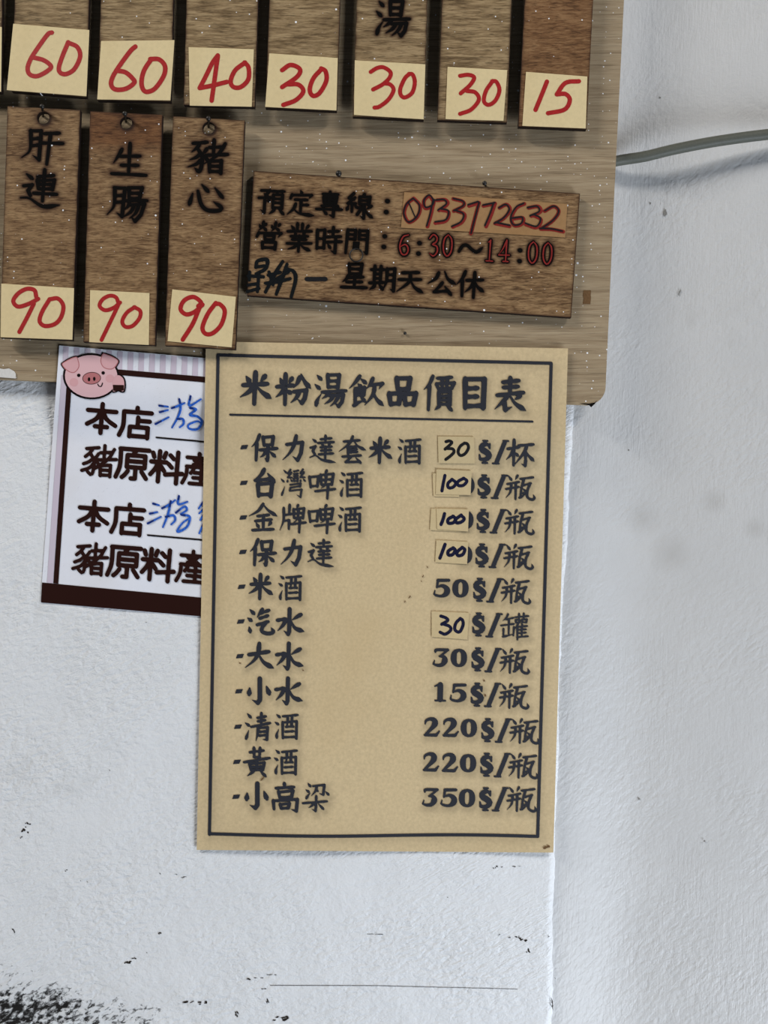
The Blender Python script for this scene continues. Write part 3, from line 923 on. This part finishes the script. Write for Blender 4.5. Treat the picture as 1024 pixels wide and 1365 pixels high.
plaque([(10, 141.6), (107, 146.6), (96.3, 453.7), (0, 450.2)], 'plaq_warm', [(1.7, 378), (98.6, 384), (96.3, 452.7), (.7, 449.4)],
       tr(*CB, [(150, 80), (142, 52), (110, 47), (75, 66), (55, 97), (75, 120), (120, 108), (158, 88)], [(140, 108), (112, 165), (80, 225)],
          [(205, 90), (175, 140), (164, 180), (185, 200), (225, 193), (252, 165), (262, 118), (240, 87), (205, 90)]), 2.8,
       'lower-row plaque burnt with 肝連, leftmost of the three tagged 90', 9, [('肝', 56, 196, 53, 45), ('連', 53.2, 250.8, 52, 50)], (57.5, 157, 8.2))
plaque([(120.2, 148.3), (216.5, 153.2), (206.8, 460.5), (111.2, 456)], 'plaq_band', [(120.2, 386.6), (199.2, 390.6), (198.2, 459.7), (118.9, 456)],
       tr(*CB, [(490, 105), (480, 82), (455, 75), (425, 90), (412, 117), (435, 135), (470, 125), (497, 103)], [(492, 108), (465, 165), (420, 258)],
          [(558, 122), (525, 145), (506, 180), (518, 203), (548, 200), (577, 168), (580, 138), (555, 122)]), 2.6,
       'lower-row plaque burnt with 生腸, reddish dark band at its top', 10, [('生', 172.3, 213.5, 47, 45), ('腸', 169.8, 270.4, 52, 44)], (168, 163.7, 8.0))
plaque([(230.7, 154.9), (326.4, 160.5), (314, 466), (220, 460.5)], 'plaq_warm', [(229.7, 385.6), (314.4, 395.6), (308.8, 463), (223.4, 454.7)],
       tr(*CB, [(820, 118), (832, 103), (800, 80), (762, 95), (747, 130), (770, 152), (805, 142), (838, 112)], [(828, 118), (798, 190), (756, 257)],
          [(893, 105), (860, 150), (838, 205), (850, 232), (880, 230), (915, 195), (930, 140), (912, 112), (893, 108)]), 2.9,
       'lower-row plaque burnt with 豬心, its tag touching the kraft menu poster', 11, [('豬', 276.4, 207.9, 50, 44), ('心', 274.2, 264.9, 49, 44)], (278, 170.5, 8.0))

# ------------------------------------------------------------------ opening-hours sign
HSF = 11.4 * MM
SIGN_C = [(338.2, 227.6), (773.4, 258), (761.5, 423.5), (329.3, 394)]
l1, l2, l3 = Ink(), Ink(), Ink()
for ch, x, y in [('預', 361.9, 268.6), ('定', 400.6, 270.5), ('專', 439.2, 272.3), ('線', 479, 274.8)]:
    l1.glyph(ch, x, y, 34, 33, 2.2, 3.8)
for x, y in [(516.6, 268), (515, 282.6)]:
    l1.line([(x - .4, y), (x + .4, y)], 3.0)
for ch, x, y, w, h in [('營', 359, 313.5, 33, 35), ('業', 399, 316.3, 33, 35), ('時', 437.7, 319.5, 33, 34), ('間', 475.7, 321.5, 29, 32)]:
    l2.glyph(ch, x, y, w, h, 2.2, 3.8)
for x, y in [(513, 315), (511.8, 329), (559.4, 324), (558, 338), (693.4, 333.7), (692.7, 348)]:
    l2.line([(x - .4, y), (x + .4, y)], 2.9)
HRS = [('e6', 540.3, 325.3), ('e3', 579, 327), ('e0', 598.2, 327.3), ('e1', 654.6, 333.7), ('e4', 673.6, 334.2), ('e0', 711.7, 336.7), ('e0', 731.3, 338)]
red_in = Ink()
for ch, x, y in HRS:
    l2.glyph(ch, x, y, 22, 31, 2.8, 3.8)
    red_in.glyph(ch, x, y, 22, 31, .95, 3.8)
l2.glyph('e~', 628, 331, 33, 26, 2.2, 3.8)
for ch, x, y, w, h in [('星', 472.5, 367.9, 33, 33), ('期', 510, 371, 34, 33), ('天', 546.7, 374.8, 34, 31), ('公', 588.6, 376.6, 36, 31), ('休', 626.7, 378.6, 35, 33)]:
    l3.glyph(ch, x, y, w, h, 2.4, 3.8)
v, f, xy = plate_mesh(SIGN_C, HSF, PT, 1.7)
smp = np.vstack([l1.samples(), l2.samples(), l3.samples()])
k = near(xy, smp)
cc = np.array(SIGN_C)
d = np.full(len(xy), 1e9)
for i in range(4):
    a, b = cc[i], cc[(i + 1) % 4]
    nrm = np.array([-(b - a)[1], (b - a)[0]]) / np.linalg.norm(b - a)
    d = np.minimum(d, np.abs((xy - a) @ nrm))
burn = np.maximum(.7 * np.exp(-d / 1.6), .58 * np.exp(-(np.clip(k, 0, None) / 2.5) ** 1.25))
SIGN = obj('hours_sign', v, f, M['plaq_warm'], attrs={'burn': np.r_[burn, np.full(len(v) - len(xy), .92)]})
tag(SIGN, 'wide wooden sign burnt with the booking phone number and opening hours', 'sign')
l1.build('burnt_phone_line', M['burnt'], SIGN, HSF)
hl = l2.build('burnt_hours_line', M['burnt'], SIGN, HSF)
ro = red_in.build('red_paint', M['dark_red'], hl, HSF, .00022)
ro['label'] = 'red paint filling the hour numerals'
l3.build('burnt_closing_line', M['burnt'], SIGN, HSF)
sc7, or7 = 4.655, (320, 225)
mk = Ink()
for pts in [[(98, 612), (110, 572), (168, 565), (158, 620), (100, 652)], [(98, 610), (150, 602)], [(50, 665), (145, 670)], [(118, 650), (108, 762)], [(50, 722), (112, 712)], [(46, 762), (118, 742)],
            [(60, 640), (58, 690)],
            [(265, 575), (215, 655), (158, 765)], [(292, 592), (262, 680), (225, 778)], [(175, 660), (250, 642)], [(158, 710), (230, 700), (312, 682)], [(180, 640), (205, 720)],
            [(215, 690), (300, 640)], [(298, 622), (335, 640), (345, 690), (318, 795)]]:
    mk.line(pts, 2.75, True, or7, sc7, (.8, .8))
mo = mk.build('marker_scribble', M['greypen'], SIGN, HSF, .0002)
mo['label'] = 'black marker scribble crossing out a word'
Ink().line([(414, 684), (530, 684)], 2.9, False, or7, sc7).build('marker_dash', M['blackpen'], SIGN, HSF, .0002)
ph, hfp = tag_sheet([(539, 256), (756.5, 272), (753.5, 316.4), (534.5, 303.4)], 21, SIGN, 'phone_sticker', 'phone_paper', HSF + .35 * MM, .3 * MM, .4)
sc8, or8 = 3.938, (520, 225)
PHN = [[(125, 155), (90, 185), (75, 235), (100, 280), (145, 250), (158, 195), (125, 155)],
       [(228, 170), (205, 143), (178, 170), (185, 207), (222, 195), (232, 168)], [(230, 170), (215, 240), (197, 303)],
       [(248, 165), (290, 163), (302, 185), (258, 218)], [(268, 216), (308, 228), (295, 272), (238, 285)],
       [(332, 158), (382, 172), (385, 195), (335, 222)], [(348, 220), (392, 240), (378, 280), (330, 305)],
       [(415, 195), (468, 178)], [(468, 178), (448, 250), (425, 340)],
       [(490, 195), (552, 182)], [(552, 182), (530, 245), (505, 303)],
       [(575, 205), (612, 188), (630, 215), (600, 258), (552, 287)], [(552, 287), (628, 302)],
       [(706, 184), (665, 205), (638, 258), (652, 297), (692, 290), (698, 258), (645, 262)],
       [(728, 205), (778, 198), (790, 225), (742, 248)], [(755, 245), (793, 268), (770, 308), (712, 292)],
       [(812, 222), (860, 198), (886, 225), (855, 272), (792, 316)], [(792, 316), (850, 318), (910, 330)]]
rk, pk = Ink(), Ink()
for i, pts in enumerate(PHN):
    rk.line(pts, 2.5, len(pts) > 2, or8, sc8)
    j = np.array(pts, float) + (4 * math.sin(i * 1.7) - 3, 3 * math.cos(i * 2.3) - 4)
    pk.line(j, 1.05, len(pts) > 2, or8, sc8)
pk.line([(100, 180), (135, 260)], .8, False, or8, sc8)
rk.build('red_phone_number', M['dark_red'], ph, hfp, .0001)
pk.build('pen_phone_number', M['blackpen'], ph, hfp, .0003)


def torus(name, cx_, cy_, R, r_, h, mat, parent):
    V, F = [], []
    nu, nv = 32, 8
    for i in range(nu):
        a = 2 * math.pi * i / nu
        for j in range(nv):
            b = 2 * math.pi * j / nv
            q = R + r_ * math.cos(b)
            V.append(P(cx_ + q * math.cos(a), cy_ + q * math.sin(a), h + r_ * S * math.sin(b)))
    for i in range(nu):
        for j in range(nv):
            F.append((i * nv + j, i * nv + (j + 1) % nv, ((i + 1) % nu) * nv + (j + 1) % nv, ((i + 1) % nu) * nv + j))
    return obj(name, V, F, mat, parent, True)


ring = torus('wire_ring', 475, 340, 8.6, 1.0, HSF + .7 * MM, M['nail'], SIGN)
v, f, _ = plate_mesh([(470.5, 321.5), (480, 322), (479, 332.5), (469.5, 332)], HSF + .9 * MM, .9 * MM, 3)
obj('ring_clip', v, f, M['burnt'], ring)

# ------------------------------------------------------------------ laminated pork-origin notice (partly under the poster)


def sstep(x, a, b):
    t = np.clip((x - a) / (b - a), 0, 1)
    return t * t * (3 - 2 * t)


def board_bottom(x):
    return 505.5 + (x) * .0437


def h_sheet(xy):
    x, y = xy[:, 0], xy[:, 1]
    b = board_bottom(x)
    base = (HB + .45 * MM) * (1 - sstep(y, b + 2, b + 85)) + .55 * MM
    return base + .5 * MM * np.exp(-((y - b - 120) / 42) ** 2) + .3 * MM * np.sin(x * .045 + 1) * sstep(y, b + 40, b + 200)


SH = [(79, 460.5), (560, 502), (536, 846), (54, 803.4)]
SHC = np.array(SH)


def rounded_quad(c, r, n=5):
    c = np.asarray(c, float)
    out = []
    for i in range(4):
        p0, p1, p2 = c[i - 1], c[i], c[(i + 1) % 4]
        a = p1 + (p0 - p1) / np.linalg.norm(p0 - p1) * r
        b = p1 + (p2 - p1) / np.linalg.norm(p2 - p1) * r
        for t in np.linspace(0, 1, n):
            out.append((1 - t) ** 2 * a + 2 * t * (1 - t) * p1 + t * t * b)
    return np.array(out)


v, f, xy = plate_mesh(SH, h_sheet, .25 * MM, 3.2)
NOTICE = obj('laminated_notice', v, f, M['sheet'], None, True)
tag(NOTICE, 'white laminated pork-origin notice with a pink pig, tucked half under the kraft poster', 'notice')


def sq(u, v_):
    return tuple(bilin(SHC, np.array([u]), np.array([v_]))[0])


def strip(name, quad, mat, parent, hf, step=3.0, eps=.00015):
    q = np.asarray(quad, float)
    w, hh = np.linalg.norm(q[1] - q[0]), np.linalg.norm(q[3] - q[0])
    nx, ny = max(1, int(w / step)), max(1, int(hh / step))
    gu, gv = np.meshgrid(np.linspace(0, 1, nx + 1), np.linspace(0, 1, ny + 1))
    xy_ = bilin(q, gu.ravel(), gv.ravel())
    idx = np.arange((nx + 1) * (ny + 1)).reshape(ny + 1, nx + 1)
    f_ = np.stack([idx[1:, :-1], idx[1:, 1:], idx[:-1, 1:], idx[:-1, :-1]], -1).reshape(-1, 4)
    return PA(xy_, hf(xy_) + eps), f_


def strips(name, quads, mat, parent, hf, step=3.0, eps=.00015):
    V, F, n0 = [], [], 0
    for k_, q in enumerate(quads):
        v_, f_ = strip(name, q, mat, parent, hf, step, eps + k_ * 4e-7)
        V.append(v_)
        F += (f_ + n0).tolist()
        n0 += len(v_)
    return obj(name, np.vstack(V), F, mat, parent, True)


# printed lilac stripes along the top, one lilac band down the left
qs = []
for i in range(24):
    x0 = 84.5 + i * 14.4
    sl = .087
    y0 = 460.8 + (x0 - 79) * .0863 + .8
    qs.append([(x0, y0), (x0 + 7.2, y0 + .6), (x0 + 6.0, y0 + 28), (x0 - 1.2, y0 + 27.4)])
qs.append([(82, 500), (89.5, 500.5), (70.5, 777.5), (62.5, 777)])
strips('lilac_stripes', qs, M['lilac'], NOTICE, h_sheet, 3.0, .00012)
strips('brown_frame', [[(88, 486.5), (470, 519), (469, 526.5), (88, 494)], [(90.5, 490), (97, 490.5), (77.8, 778), (71.2, 777.5)],
                       [(56, 776.5), (537, 822), (535.5, 845), (54.6, 803)]], M['brown'], NOTICE, h_sheet, 3.0, .0002)
pt = Ink()
for ch, x, y, w, h in [('本', 135.5, 558, 45, 42), ('店', 181.2, 563.4, 46, 43), ('豬', 131.6, 614, 43, 41), ('原', 176.7, 617.6, 46, 44), ('料', 221.9, 622, 45, 45), ('產', 264.5, 625.4, 44, 43),
                       ('本', 124.7, 688, 45, 42), ('店', 170.8, 692.5, 46, 43), ('豬', 119.8, 744.9, 43, 41), ('原', 165.5, 748.5, 46, 44), ('料', 210.7, 752.4, 45, 45), ('產', 256.5, 755.7, 44, 43)]:
    pt.glyph(ch, x, y, w, h, 2.35 if ch == '豬' else (2.6 if ch == '產' else 3.0), 4.6, 'round')
pt.build('printed_characters', M['brown'], NOTICE, h_sheet, .00024)
Ink().line([(208.5, 583.2), (290, 590.3)], 1.1, False).build('underline', M['black_print'], NOTICE, h_sheet, .00024)
Ink().line([(197, 713.4), (290, 721.4)], 1.1, False).build('underline', M['black_print'], NOTICE, h_sheet, .00024)
HW = [(Ink(), Ink()), (Ink(), Ink())]
o1, o2, sb = (90, 530), (90, 650), 5.535
for pts, org in [([(678, 60), (742, 68)], o1), ([(682, 108), (742, 92)], o1), ([(650, 195), (748, 145)], o1),
                 ([(770, 78), (815, 62), (865, 40)], o1), ([(825, 12), (835, 80), (812, 150), (772, 222)], o1), ([(812, 158), (852, 160), (856, 195), (828, 220)], o1),
                 ([(908, -10), (900, 60), (985, 12)], o1), ([(905, 78), (950, 88), (902, 128), (960, 140), (992, 180), (960, 232), (900, 230), (895, 200), (960, 175), (990, 195)], o1),
                 ([(632, 118), (676, 130)], o2), ([(608, 192), (664, 180)], o2), ([(592, 264), (690, 215)], o2),
                 ([(698, 152), (745, 128), (795, 92)], o2), ([(762, 100), (742, 195), (704, 292)], o2), ([(725, 215), (782, 205), (794, 240), (765, 272)], o2),
                 ([(822, 62), (818, 122), (886, 104)], o2), ([(800, 185), (862, 140), (880, 165), (835, 195)], o2),
                 ([(840, 200), (902, 215), (880, 290), (810, 325), (845, 265), (898, 225)], o2),
                 ([(1000, 108), (968, 155)], o2), ([(1010, 150), (972, 190)], o2), ([(1010, 185), (980, 240)], o2), ([(1010, 250), (972, 338)], o2)]:
    b1, b2 = HW[org[1] > 600]
    b1.line(pts, 1.65, True, org, sb, (.9, .7))
    e = np.array(pts, float)
    b2.line(np.array([e[0], e[0] * .6 + e[1] * .4]), 1.2, False, org, sb)
for b1, b2 in HW:
    bh = b1.build('blue_handwriting', M['blue'], NOTICE, h_sheet, .0003)
    b2.build('dark_pen_start', M['blue_dark'], bh, h_sheet, .0005)


def ell(cx_, cy_, rx, ry, rot=0.0, n=36):
    out = []
    for i in range(n):
        a = 2 * math.pi * i / n
        x, y = rx * math.cos(a), ry * math.sin(a)
        out.append((cx_ + x * math.cos(rot) - y * math.sin(rot), cy_ + x * math.sin(rot) + y * math.cos(rot)))
    return out


def grow(p, d):
    p = np.asarray(p, float)
    c = p.mean(0)
    q = p - c
    L = np.linalg.norm(q, axis=1)[:, None]
    return c + q * (1 + d / L)


def smooth_poly(pts, n=6):
    p = np.asarray(pts, float)
    q = np.vstack([p, p[:3]])
    return catmull(q, n)[n:-1 - n] if False else catmull(np.vstack([p[-1:], p, p[:2]]), n)[n:-1 - n]


def pg(*pts):
    return [(x / 5.689, 440 + y / 5.689) for x, y in pts]


# fans of the printed picture are cut into a fine fan from the centre so that they follow the bent sheet
def disc(name, polys, mat, parent, eps, rings=6):
    V, F = [], []
    for k_, p in enumerate(polys):
        p = np.asarray(p, float)
        c = p.mean(0)
        n_ = len(p)
        base = len(V)
        pts = [c]
        for r_ in range(1, rings + 1):
            pts += list(c + (p - c) * r_ / rings)
        pts = np.array(pts)
        V += PA(pts, h_sheet(pts) + eps + k_ * 4e-7).tolist()
        ar = np.sum(p[:, 0] * np.roll(p[:, 1], -1) - np.roll(p[:, 0], -1) * p[:, 1])
        s_ = 1 if ar < 0 else -1
        for i in range(n_):
            j = (i + 1) % n_
            F.append((base, base + 1 + i, base + 1 + j)[::s_])
            for r_ in range(rings - 1):
                a_, b_ = base + 1 + r_ * n_, base + 1 + (r_ + 1) * n_
                F.append((a_ + i, b_ + i, b_ + j, a_ + j)[::s_])
    return obj(name, V, F, mat, parent, True)


head = ell(121.6, 501.6, 35.0, 28.2, .05)
ear_l = smooth_poly(pg((476, 262), (500, 240), (572, 208), (590, 235), (594, 280), (560, 318), (515, 305)))
ear_r = smooth_poly(pg((782, 186), (800, 186), (886, 226), (880, 262), (845, 292), (790, 280), (768, 235)))
hand = smooth_poly(pg((857, 460), (858, 380), (895, 342), (938, 375), (940, 455), (915, 462), (898, 452), (885, 460)))
pig = disc('pig_face', [grow(head, 0)], M['pig'], NOTICE, .00034)
disc('pig_outline', [grow(head, 2.7), grow(ear_l, 2.7), grow(ear_r, 2.7), grow(hand, 2.3)], M['black_print'], pig, .00027)
disc('cheek', [ell(98.5, 509.5, 5.8, 5.6), ell(146.5, 504.5, 5.8, 5.4)], M['cheek'], pig, .00037)
disc('ear', [grow(ear_l, 1.2)], M['snout'], pig, .00038, 4)
disc('ear', [grow(ear_r, 1.2)], M['snout'], pig, .00038, 4)
disc('ear_inside', [ear_l, ear_r], M['pig_ear'], pig, .00040, 4)
disc('snout_outline', [ell(122.2, 504.2, 12.4, 8.3, -.06)], M['brown'], pig, .00038, 4)
disc('snout', [ell(122.2, 504.2, 11.6, 7.5, -.06)], M['snout'], pig, .00041, 4)
disc('nostrils', [ell(118.7, 505.6, 1.7, 2.7), ell(125.7, 505.0, 1.7, 2.7)], M['black_print'], pig, .00044, 2)
disc('eyes', [ell(105, 500.3, 2.3, 2.3), ell(137.6, 497.1, 2.3, 2.3)], M['black_print'], pig, .00042, 2)
mth = Ink()
mth.line(pg((742, 410), (750, 424), (768, 426), (778, 402)), .7)
mth.build('mouth', M['black_print'], pig, h_sheet, .00042)
disc('trotter', [hand], M['pig_ear'], pig, .00042, 4)
disc('hoof', [pg((856, 415), (940, 417), (940, 456), (915, 464), (899, 452), (884, 464), (858, 460))], M['brown'], pig, .00046, 3)

# ------------------------------------------------------------------ kraft drinks poster
PC = [(274.5, 455), (757.3, 464.5), (737.8, 1136.5), (262.3, 1133)]


def h_post(xy):
    x, y = xy[:, 0], xy[:, 1]
    b = board_bottom(x)
    base = (HB + 1.15 * MM) * (1 - sstep(y, b + 4, b + 130)) + 1.3 * MM
    top = .3 * MM * np.sin(x * .02) * (1 - sstep(y, b, b + 60))
    low = sstep(y, 930, 1136) * (.8 * MM + .9 * MM * np.cos((x - 400) * .0175))
    h = base + top + low + .3 * MM * np.sin(y * .012 + x * .006) * sstep(y, 560, 700)
    lift = h_sheet(xy) + .75 * MM - h            # rides over the notice beneath
    return h + np.where(lift > 0, lift, 0) * (1 - sstep(x, 560, 640)) * (1 - sstep(y, 850, 920))


def pwave(y):
    return y


TITLE = [('米', 340.3, 517.3, 43, 44), ('粉', 391, 518.7, 46, 43), ('湯', 440, 520.3, 43, 44), ('飲', 487.7, 521.6, 46, 42), ('品', 536.8, 522.2, 37, 40), ('價', 585.2, 523.6, 42, 46),
         ('目', 632.7, 524.2, 40, 42), ('表', 680, 525.5, 41, 44)]
ROWS = [
    ('-', 325.7, 596, '保 352 596.7 34 34;力 391.8 597.4 30 33;達 429.9 598.7 33 36;套 469.5 599.7 35 36;米 506.8 600.5 32 34;酒 545.7 601 31 34', '$ 646.3 602;/ 667.5 602.3;杯 693.6 603.6 35 34'),
    ('-', 325.2, 643.6, '台 352 643.6 31 36;灣 390.8 644 32 37;啤 429.4 645 34 36;酒 468 645.4 31 34', '0 622 647;$ 644.8 648;/ 666 648.4;瓶 692.8 649.7 36 33'),
    ('-', 324.5, 689.7, '金 350.6 689.7 36 36;牌 390 690.5 33 35;啤 428.8 691.2 34 36;酒 466 691.7 31 34', '0 620.5 693;$ 643.6 694;/ 664.4 694.4;瓶 691.6 695.6 36 33'),
    ('-', 324, 735.7, '保 349.9 736.2 34 34;力 389.2 736.7 30 33;達 427.3 737.5 33 36', '0 619 739.5;$ 642 740;/ 663 740.5;瓶 690.5 742 36 33'),
    ('-', 322.3, 782.1, '米 347.2 781.9 33 34;酒 386.6 783 31 34', '5 589.2 783.8;0 614 784.2;$ 639 785.8;/ 660 786.5;瓶 686.9 788 36 33'),
    ('-', 321.2, 828.4, '汽 347.6 828.4 34 33;水 385.9 828.6 35 35', '$ 637.7 832;/ 658.8 833;罐 686.2 835 35 34'),
    ('-', 320, 874.6, '大 345.5 874.3 36 33;水 384.8 874.6 35 35', '3 587.3 876.4;0 611.9 876.9;$ 636.7 878.5;/ 657.6 879.5;瓶 685.3 881.3 36 33'),
    ('-', 318.7, 921.4, '小 344.8 921 33 33;水 383.7 921 35 35', '1 586.6 922.4;5 611 923.5;$ 635.6 925.6;/ 656.9 926;瓶 684.5 927.9 36 33'),
    ('-', 317.4, 968.7, '清 343 968.4 33 36;酒 381.8 968 31 34', '2 575.5 969;2 600.6 969.5;0 625.2 970.4;$ 649.8 972.9;/ 671.3 973.4;瓶 698.5 974.6 36 33'),
    ('-', 316, 1015.5, '黃 342.4 1015 34 35;酒 380.7 1015.5 31 34', '2 574.3 1015.6;2 599.6 1016.5;0 624.2 1017.3;$ 648.4 1019;/ 669.9 1019.5;瓶 696.8 1020.9 36 33'),
    ('-', 315, 1062, '小 341.5 1061 33 33;高 380 1062.5 31 34;梁 420.4 1062.5 33 33', '3 573.2 1062.8;5 598.6 1063.2;0 622.8 1063.8;$ 647 1064.9;/ 667.3 1064.9;瓶 694.6 1065.3 36 33'),
]
THICK = dict(灣=1.35, 罐=1.35, 達=1.75, 套=1.85, 酒=1.75, 啤=1.85, 牌=1.8, 清=1.9, 黃=2.0, 梁=1.7, 瓶=1.65, 高=2.2, 價=2.2, 飲=2.3, 湯=2.2, 粉=2.6, 目=3.0, 表=2.6, 品=2.9, 米=2.5, 台=2.7, 金=2.1, 杯=2.1, 保=2.3,
             力=2.5, 水=2.6, 大=2.8, 小=2.9, 汽=2.4)
title = Ink()
for ch, x, y, w, h in TITLE:
    title.glyph(ch, x, y, w, h, 1.15 * THICK[ch] * (1.2 if ch == '米' else 1.05), 1.4)
lines = []
for dash, dx_, dy_, item, price in ROWS:
    a, b = Ink(), Ink()
    a.polys.append([(dx_ - 3.4, dy_ - 2.4), (dx_ + 5.4, dy_ - 3.0), (dx_ + 3.2, dy_ + 2.4), (dx_ - 5.4, dy_ + 3.1)])
    for it in item.split(';'):
        ch, x, y, w, h = it.split()
        a.glyph(ch, float(x), float(y), float(w), float(h), 1.07 * THICK[ch], 1.2)
    for it in price.split(';'):
        q = it.split()
        if len(q) == 5:
            b.glyph(q[0], float(q[1]), float(q[2]), float(q[3]), float(q[4]), 1.07 * THICK[q[0]], 1.4)
        else:
            wd = dict(zip('01235$/', (24, 23, 24, 23, 24, 19, 21)))[q[0]]
            b.glyph(q[0], float(q[1]), float(q[2]), wd, 25 if q[0] not in '$/' else 26.5, 2, 1.2)
    lines.append((a, b))
bd = Ink()
TLb, TRb, BRb, BLb = (290.8, 473.3), (735, 484.2), (717, 1115), (279.3, 1112.3)


def wavy(a, b, n_=24, amp=0.0):
    t = np.linspace(0, 1, n_)[:, None]
    p_ = np.array(a) * (1 - t) + np.array(b) * t
    p_[:, 1] += amp * np.sin(t[:, 0] * math.pi * 2.2)
    return p_


for a_, b_, am in ((TLb, TRb, 0), (TRb, BRb, 0), (BRb, BLb, -1.5), (BLb, TLb, 0)):
    bd.line(wavy(a_, b_, 110, am), 2.1, False)
rule = Ink().line(wavy((307, 552.8), (710, 562)), 1.4, False)
v, f, xy = plate_mesh(PC, h_post, .3 * MM, 2.2)
# bottom edge of the sheet is a little uneven
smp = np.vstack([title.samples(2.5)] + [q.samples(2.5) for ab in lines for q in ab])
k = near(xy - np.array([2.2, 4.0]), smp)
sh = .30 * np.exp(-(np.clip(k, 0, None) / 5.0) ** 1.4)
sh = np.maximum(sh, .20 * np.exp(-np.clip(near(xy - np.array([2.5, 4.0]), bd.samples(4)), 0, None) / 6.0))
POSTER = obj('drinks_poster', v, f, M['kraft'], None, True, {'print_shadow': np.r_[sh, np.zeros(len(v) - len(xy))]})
tag(POSTER, 'large kraft-paper drinks price list with dark printed border, taped below the plaques', 'poster')
bd.build('printed_border', M['ink'], POSTER, h_post, .0002)
rule.build('title_rule', M['ink'], POSTER, h_post, .0002)
title.build('title_line', M['ink'], POSTER, h_post, .0002)
for a, b in lines:
    a.build('drink_name', M['ink'], POSTER, h_post, .0002)
    b.build('printed_price', M['ink'], POSTER, h_post, .0002)
for stain in [blob(727, 1129.5, 2.6, 1.6, 3), blob(731, 1128.5, 2, 1.8, 6), blob(725, 1131, 1.2, .9, 8), blob(320, 884, 2, .7, 9), blob(404, 893.5, .9, .8, 4),
                       blob(564, 768, .7, 2, 5, .4), blob(562, 775, .6, 1, 15), blob(546, 796, .7, 2.6, 6, .6), blob(540, 802, .7, 1.5, 7, .5), blob(570, 756, .8, 1.3, 2),
                       blob(647, 927, 1.2, 1.6, 12), blob(645.5, 907, 1, 1.4, 13), blob(350, 1038, 1, 4, 14, .8)]:
    decals('brown_stain', [stain], M['rust'], POSTER, h_post, .00035)

sc6 = 6.4
STK = [
    ([[(583.8, 581.7), (631.6, 582.2), (633, 617.7), (584.7, 617.2)]], (560, 570), 'blackpen', 2.0,
     [[(222, 120), (252, 114), (270, 132), (214, 184)], [(232, 178), (278, 182), (290, 208), (262, 240), (220, 272)], [(382, 132), (345, 158), (325, 205), (345, 238), (385, 222), (413, 175), (405, 140), (380, 132)]]),
    ([[(576.7, 631), (612, 631), (612, 662.2), (578, 661.6)], [(581.9, 625.5), (628.8, 627.8), (627.5, 659.8), (581, 659)]], (560, 570), 'navy', 2.1,
     [[(213, 408), (200, 470), (187, 540)], [(275, 442), (240, 475), (243, 512), (282, 508), (306, 470), (272, 442)], [(375, 432), (325, 460), (325, 492), (370, 492), (400, 455), (370, 432)]]),
    ([[(575, 678), (612, 679), (612, 708.3), (573.3, 706.6)], [(581.9, 678), (625.3, 679), (624, 708.4), (582.7, 705.3)]], (560, 660), 'navy', 2.2,
     [[(210, 158), (197, 205), (180, 250)], [(285, 180), (242, 205), (242, 238), (285, 235), (302, 200), (280, 180)], [(352, 170), (308, 205), (312, 236), (355, 228), (377, 200), (350, 172)]]),
    ([[(581.9, 720), (624.4, 722.5), (622.8, 752), (580.3, 749.4)]], (560, 660), 'navy', 2.2,
     [[(214, 420), (192, 480), (170, 538)], [(285, 450), (242, 478), (243, 510), (280, 506), (300, 468), (282, 450)], [(362, 446), (318, 485), (324, 516), (365, 506), (382, 465), (360, 446)]]),
    ([[(575.6, 815), (625.6, 817), (622.8, 852.5), (575.6, 848.8)]], (560, 760), 'navy', 2.1,
     [[(178, 392), (222, 408), (236, 430), (185, 462)], [(200, 460), (252, 480), (262, 512), (215, 546), (172, 530)], [(345, 412), (308, 450), (296, 500), (318, 526), (345, 520), (368, 465), (362, 425), (340, 415)]]),
]
for i, (qs, org, ink_m, rd, wr) in enumerate(STK):
    for j, q in enumerate(qs):
        ee = (.55 + .3 * j) * MM

        def hf(p_, ee=ee):
            return h_post(p_) + ee
        v, f, _ = plate_mesh(q, hf, .28 * MM, 5)
        st = obj('price_sticker', v, f, M['sticker'], POSTER, True)
    w = Ink()
    for pts in wr:
        w.line(pts, rd, True, org, sc6)
    w.build('handwritten_price', M[ink_m], st, hf, .0001)

# ------------------------------------------------------------------ grey cable on the right-hand wall
path = [(784, 222, .0005), (800, 219, -.0005), (828, 213.5, -.0025), (860, 208.5, -.0020), (895, 200, -.0015), (940, 191, -.0010), (985, 184, -.0003), (1030, 178.5, .0004), (1090, 172, .0025), (1180, 160, .006)]
c = catmull(np.array([P(x, y, h) for x, y, h in path]), 8)
V, F = [], []
R = .0031
seg = 16
for i, q in enumerate(c):
    t = Vector(c[min(i + 1, len(c) - 1)] - c[max(i - 1, 0)]).normalized()
    n1 = t.cross(Vector((0, 1, 0))).normalized()
    n2 = t.cross(n1)
    for j in range(seg):
        a = 2 * math.pi * j / seg
        V.append(tuple(Vector(q) + n1 * (R * math.cos(a)) + n2 * (R * math.sin(a))))
for i in range(len(c) - 1):
    for j in range(seg):
        F.append((i * seg + j, i * seg + (j + 1) % seg, (i + 1) * seg + (j + 1) % seg, (i + 1) * seg + j))
F += [tuple(range(seg)), tuple(range(len(V) - 1, len(V) - seg - 1, -1))]
cb = obj('electric_cable', V, F, M['cable'], None, True)
tag(cb, 'grey electric cable running out from behind the plywood board across the right wall', 'cable')
